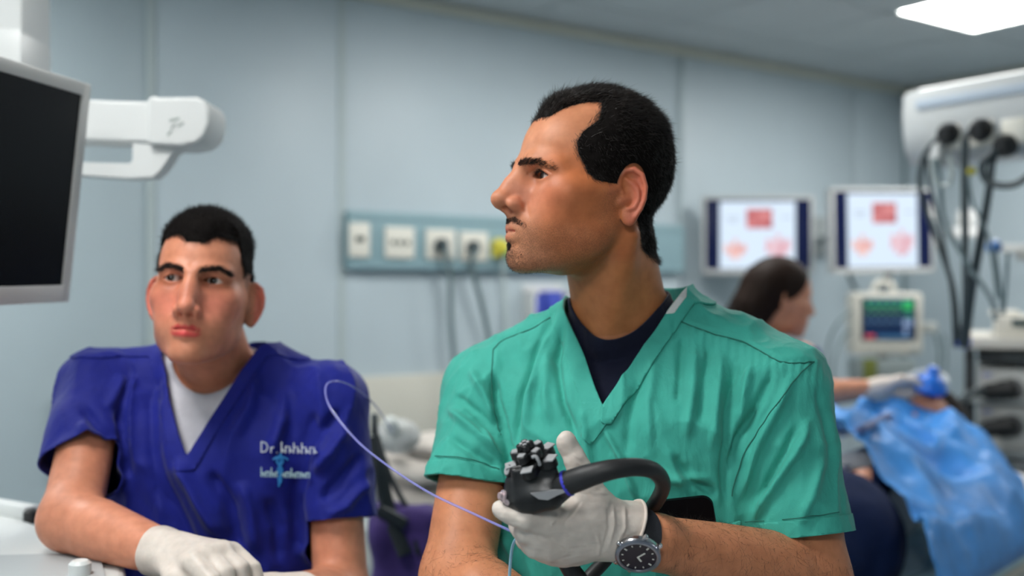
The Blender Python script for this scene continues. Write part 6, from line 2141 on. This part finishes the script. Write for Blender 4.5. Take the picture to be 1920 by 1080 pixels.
np_obj('body', Vb_, Fb_, skin_material('skin_patient'), pat, {'Col': C, 'Stub': np.zeros((len(Vb_), 3), np.float32)})
Nb_ = vnormals(Vb_, Fb_)
hx, hy, hz = qh.T
hf = np.minimum(np.interp(hz, [-.08, -.03, -.01, .03, .06, .1], [-.05, -.04, .01, .035, .065, .08]) - hx, .3 - np.linalg.norm(qh, axis=1)).astype(np.float32)
hf = np.where(np.linalg.norm(Vb_ - PH[0], axis=1) < .16, hf, -1).astype(np.float32)
Vc, Fc, s2_, N2_ = clip(Vb_, Fb_[hf[Fb_].max(1) > -.03], hf, (hf, Nb_))
np_obj('hair', Vc + N2_ * (.004 + .014 * sstep(s2_, 0, .03) + (vnoise(Vc, 60) - .5) * .008)[:, None], Fc, mat('brown_hair', (.022, .013, .009), .6, spec=.25), pat)
# navy trousers over hips and legs
cl = np.minimum(((A(*TP(.10, 0, 0)) - Vb_) @ A(*TA)), .5)
armd = chain(Vb_, [TP(.52, .10, .99), P(1690, 900, 2.70), P(1640, 905, 2.55), P(1600, 896, 2.45)], [.05, .040, .030, .03])
cl = np.minimum(cl, armd - .012).astype(np.float32)
Vc, Fc, N2_ = clip(Vb_, Fb_, cl, (Nb_,))
np_obj('trousers', Vc + N2_ * (.010 + (vnoise(Vc, 14) - .5) * .02)[:, None], Fc, cloth_material('dark_navy_cotton', (.003, .012, .055), .8, 700), pat)
# white shirt where the drape ends
cl2 = np.minimum(((Vb_ - A(*TP(.07, 0, 0))) @ A(*TA)), .62 - ((Vb_ - A(*TC)) @ A(*TA))).astype(np.float32)
cl2 = np.minimum(cl2, np.linalg.norm(Vb_ - PH[0], axis=1) - .15).astype(np.float32)
cl2 = np.minimum(cl2, armd - .008).astype(np.float32)
Vc, Fc, N2_ = clip(Vb_, Fb_, cl2, (Nb_,))
np_obj('shirt', Vc + N2_ * .008, Fc, cloth_material('white_cotton', (.60, .60, .60), .8), pat)
# blue drape: spread from the far shoulder down over the near side rail
ns, no = 90, 80
oo = np.linspace(-.20, .43, no).astype(np.float32)
lf = np.interp(oo, [-.2, -.05, .05, .19, .27, .40, .43], [.22, .17, .10, .02, -.03, -.19, -.20])
rt = np.interp(oo, [-.2, -.07, .09, .25, .36, .43], [.86, .835, .755, .66, .55, .42])
zc = np.interp(oo, [-.2, -.07, .05, .15, .25, .39, .415, .43], [1.01, 1.09, 1.08, 1.045, .995, .91, .87, .80])
tt = np.linspace(0, 1, ns).astype(np.float32)
Sg = lf[:, None] + (rt - lf)[:, None] * tt[None]
Og = np.repeat(oo[:, None], ns, 1); Zg = np.repeat(zc[:, None], ns, 1)
G = np.stack([Sg.ravel() + .02 * np.sin(Og.ravel() * 22), Og.ravel(), Zg.ravel()], 1).astype(np.float32)
flat2 = G * A(1, 1, 0)
bump_ = (vnoise(flat2 + 2.3, 6) - .5) * .095 + (vnoise(flat2, 13) - .5) * .045 + (crease(flat2 + 1.0, 9) - .3) * .040 + (vnoise(flat2, 30) - .5) * .010
G[:, 2] += bump_ * sstep(np.abs(G[:, 1] - .43), 0, .05)
Vd = A(*TC) + G[:, :1] * A(*TA) + G[:, 1:2] * A(*TB) + G[:, 2:] * A(0, 0, 1)
ii, jj = np.meshgrid(np.arange(no - 1), np.arange(ns - 1), indexing='ij')
k0 = (ii * ns + jj).ravel()
Fd = np.stack([k0, k0 + 1, k0 + ns + 1, k0 + ns], 1)
drape = np_obj('drape', Vd, Fd, mat('blue_nonwoven', (.055, .270, .680), .45, noise=.30, nscale=14, spec=.4, bump=.3, bscale=60), None, solid=.003)
tag(drape, 'bright blue surgical drape spread over the lying patient', 'drape')
ud, vd = pix(Vd)
tp = []
for a, b in ((1540, 848), (1568, 836), (1610, 815), (1645, 798), (1674, 784)):
    d_ = (ud - a) ** 2 + (vd - b) ** 2
    i = np.argpartition(d_, 8)[:8]
    i = i[np.argsort(Vd[i, 1])[:3]]
    tp.append(tuple(Vd[i].mean(0) + A(0, -.012, .014)))
q = MB().tube(spline(tp, 6), .011, 10).build('bite_tube', mat('slate_tube', (.10, .13, .26), .5))
tag(q, 'dark slate coloured tube lying across the blue drape', 'tube')

# ------------------------------------------------------------------ the woman beyond
nurse = empty('person', (P(1440, 700, 3.3)[0], 3.35, 0)); tag(nurse, 'woman in dark blue scrubs with long brown hair bending over the patient', 'person')
NH = head_frame(P(1462, 552, 3.24), 14, -8.0, 3.0, 1.0)
nx = P(1400, 700, 3.35)[0]
NSECS = [(.75, .17, .12, 0), (.95, .16, .115, 0), (1.10, .165, .115, 0), (1.20, .16, .10, 0), (1.265, .10, .08, 0), (1.31, .055, .055, 0)]
N_S = P(1502, 672, 3.14); N_E = P(1520, 738, 3.05); N_W = P(1640, 728, 3.02)
def n_body(p):
    d, u, v = loft(p, (nx, 3.36), -55, [(z, a, b, c) for z, a, b, c in NSECS])
    d = smin(d, cone(p, from_head(NH, (-.02, 0, -.06)), (nx + .01, 3.34, 1.24), .048, .052), .02)
    d = smin(d, chain(p, [(nx + .02, 3.30, 1.22), N_S], [.05, .05]), .03)
    d = smin(d, smin(chain(p, [N_S, N_E], [.046, .038]), chain(p, [N_E, P(1560, 735, 3.04), N_W], [.038, .038, .025]), .02), .012)
    q_ = p - NH[0].astype(np.float32)
    hd = np.sqrt((q_ * q_).sum(1)) - .16
    m = hd < .03
    if m.any(): hd[m] = head_sdf(to_head(NH, p[m]), dict(brow=.6, nosew=.9, jaw=-.006, chin=-.003, lip=1.1))
    return smin(d, hd, .014)
Vn, Fn = surface(n_body, axis_grid(.5, 1.25, .0055), axis_grid(2.9, 3.65, .0055), axis_grid(.75, 1.62, .0055))
C = np.tile(A(.60, .275, .165), (len(Vn), 1))
Nn = vnormals(Vn, Fn)
np_obj('body', Vn, Fn, skin_material('skin_nurse'), nurse, {'Col': C, 'Stub': np.zeros((len(Vn), 3), np.float32)})
for sd in (1, -1): eye_ball(nurse, NH, sd, (1, 0, -.2))
HAIR3 = mat('long_brown_hair', (.016, .008, .005), .6, spec=.15)
def n_hair(p):
    q_ = to_head(NH, p); x, y, z = q_.T; ay = np.abs(y)
    d = ell(q_, (-.010, 0, .030), (.106, .083, .092))
    front = np.interp(z, [-.09, -.02, -.005, .03, .06, .09], [-.03, -.020, .020, .045, .062, .085])
    d = smax(d, x - front, .008)
    pts_ = [from_head(NH, (-.06, 0, .0)), from_head(NH, (-.085, 0, -.05)), P(1385, 610, 3.35), P(1350, 680, 3.40), P(1335, 760, 3.42)]
    d = smin(d, chain(p, pts_, [.075, .070, .062, .050, .025]), .03)
    return d + (vnoise(p * A(1, 1, .25), 60) - .5) * .006
Vh_, Fh_ = surface(n_hair, axis_grid(.5, 1.10, .005), axis_grid(3.05, 3.60, .005), axis_grid(.98, 1.62, .005))
np_obj('hair', Vh_, Fh_, HAIR3, nurse)
sdl = np.minimum(Vn[:, 2] - .76, 1.262 + .06 * 0 - Vn[:, 2] + 0.0)
armn = np.minimum(cone(Vn, N_S, N_E, .046, .038), chain(Vn, [N_E, N_W], [.038, .025]))
hemn = (A(*N_S) + (A(*N_E) - A(*N_S)) * .75 - Vn) @ A(*((A(*N_E) - A(*N_S)) / np.linalg.norm(A(*N_E) - A(*N_S))))
farm = chain(Vn, [N_E, P(1560, 735, 3.04), N_W], [.04, .04, .027])
kn = np.minimum(sdl, np.maximum(hemn, np.minimum(armn, farm) - .012)).astype(np.float32)
Vc, Fc, N2_ = clip(Vn, Fn, kn, (Nn,))
np_obj('scrub_top', Vc + N2_ * (.011 + (vnoise(Vc * A(20, 20, 9), 1) - .5) * .008)[:, None], Fc, cloth_material('nurse_blue_cotton', (.014, .024, .20), .7, 700), nurse, solid=.003)
def n_legs(p):
    d, u, v = loft(p, (nx, 3.36), -55, [(.72, .165, .12, 0), (.85, .17, .122, 0), (.90, .165, .12, 0)])
    for s in (-1, 1):
        d = smin(d, chain(p, [(nx + s * .05, 3.36 - s * .07, .78), (nx + s * .05, 3.36 - s * .07, .09)], [.09, .062]), .03)
    return np.maximum(d, .05 - p[:, 2])
Vt, Ft = surface(n_legs, axis_grid(nx - .25, nx + .25, .014), axis_grid(3.1, 3.62, .014), axis_grid(.03, .95, .014))
np_obj('trousers', Vt, Ft, cloth_material('nurse_blue_cotton', (.014, .024, .20)), nurse)
for s in (-1, 1):
    def sh(p):
        w_ = p - A(nx + s * .05, 3.36 - s * .07, 0)
        return np.maximum(smin(ell(w_, (.06, 0, .035), (.14, .046, .045)), ell(w_, (-.01, 0, .06), (.07, .045, .05)), .03), -p[:, 2])
    Vt, Ft = surface(sh, axis_grid(nx + s * .05 - .14, nx + s * .05 + .24, .01), axis_grid(3.36 - s * .07 - .08, 3.36 - s * .07 + .08, .01), axis_grid(-.01, .13, .01))
    np_obj('shoe', Vt, Ft, mat('white_shoe'), nurse)
# gloved hand reaching out
def n_glove(p):
    W0, K = A(*N_W), A(*P(1685, 716, 3.00))
    c = (K - W0) / np.linalg.norm(K - W0); sd = A(0, -1, 0); up = np.cross(sd, c)
    if up[2] < 0: up = -up
    d = cone(p, W0 - c * .03, W0 + c * .02, .031, .028)
    for o in (-.026, -.009, .009, .026):
        k0 = K + (up * .4 + sd * .9) * o
        d = smin(d, cone(p, W0, k0, .022, .014), .012)
        d = smin(d, chain(p, [k0, k0 + c * .035 - up * .012, k0 + c * .050 - up * .034], [.0125, .011, .0092]), .005)
    d = smin(d, chain(p, [W0 + c * .03 - up * .015, W0 + c * .065 - up * .040, W0 + c * .095 - up * .045], [.015, .012, .0095]), .008)
    return d
Vt, Ft = surface(n_glove, axis_grid(N_W[0] - .08, N_W[0] + .22, .004), axis_grid(N_W[1] - .12, N_W[1] + .10, .004), axis_grid(N_W[2] - .10, N_W[2] + .12, .004))
np_obj('glove', Vt, Ft, LATEX, nurse)
# blue breathing mask held above the patient's head
bm = empty('breathing_mask', P(1745, 725, 2.98)); tag(bm, 'blue breathing mask with clear tubing held above the patient head', 'mask')
BM = mat('mask_blue', (.02, .17, .68), .35)
MB().lathe([(.012, .055), (.016, .035), (.030, .025), (.046, .0), (.048, -.012), (.040, -.022), (.020, -.026)], P(1745, 722, 2.98), (.15, -.2, .95), 24).build('cup', BM, bm)
MB().tube(spline([P(1700, 712, 2.98), P(1722, 714, 2.97), P(1738, 718, 2.96)], 5), .012, 10).build('connector', BM, bm)
MB().lathe([(.012, 0), (.014, .02), (.008, .03)], P(1745, 705, 2.98), (.1, -.3, .9), 14).build('valve', BM, bm)
for k in range(7):
    x0 = 1708 + k * 11
    MB().tube(spline([P(x0, 735, 3.0), P(x0 + 3, 752, 3.03), P(x0 + (k % 3 - 1) * 4, 775, 3.06)], 4), .006, 8).build('tube', mat('smoke_tube', (.45, .50, .52), .25, alpha=.7), bm)
MB().tube(spline([P(1775, 722, 3.0), P(1768, 705, 3.05), P(1730, 698, 3.05), P(1700, 708, 3.02)], 6), .010, 8).build('clear_hose', mat('clear_hose', (.70, .74, .76), .2, alpha=.6), bm)
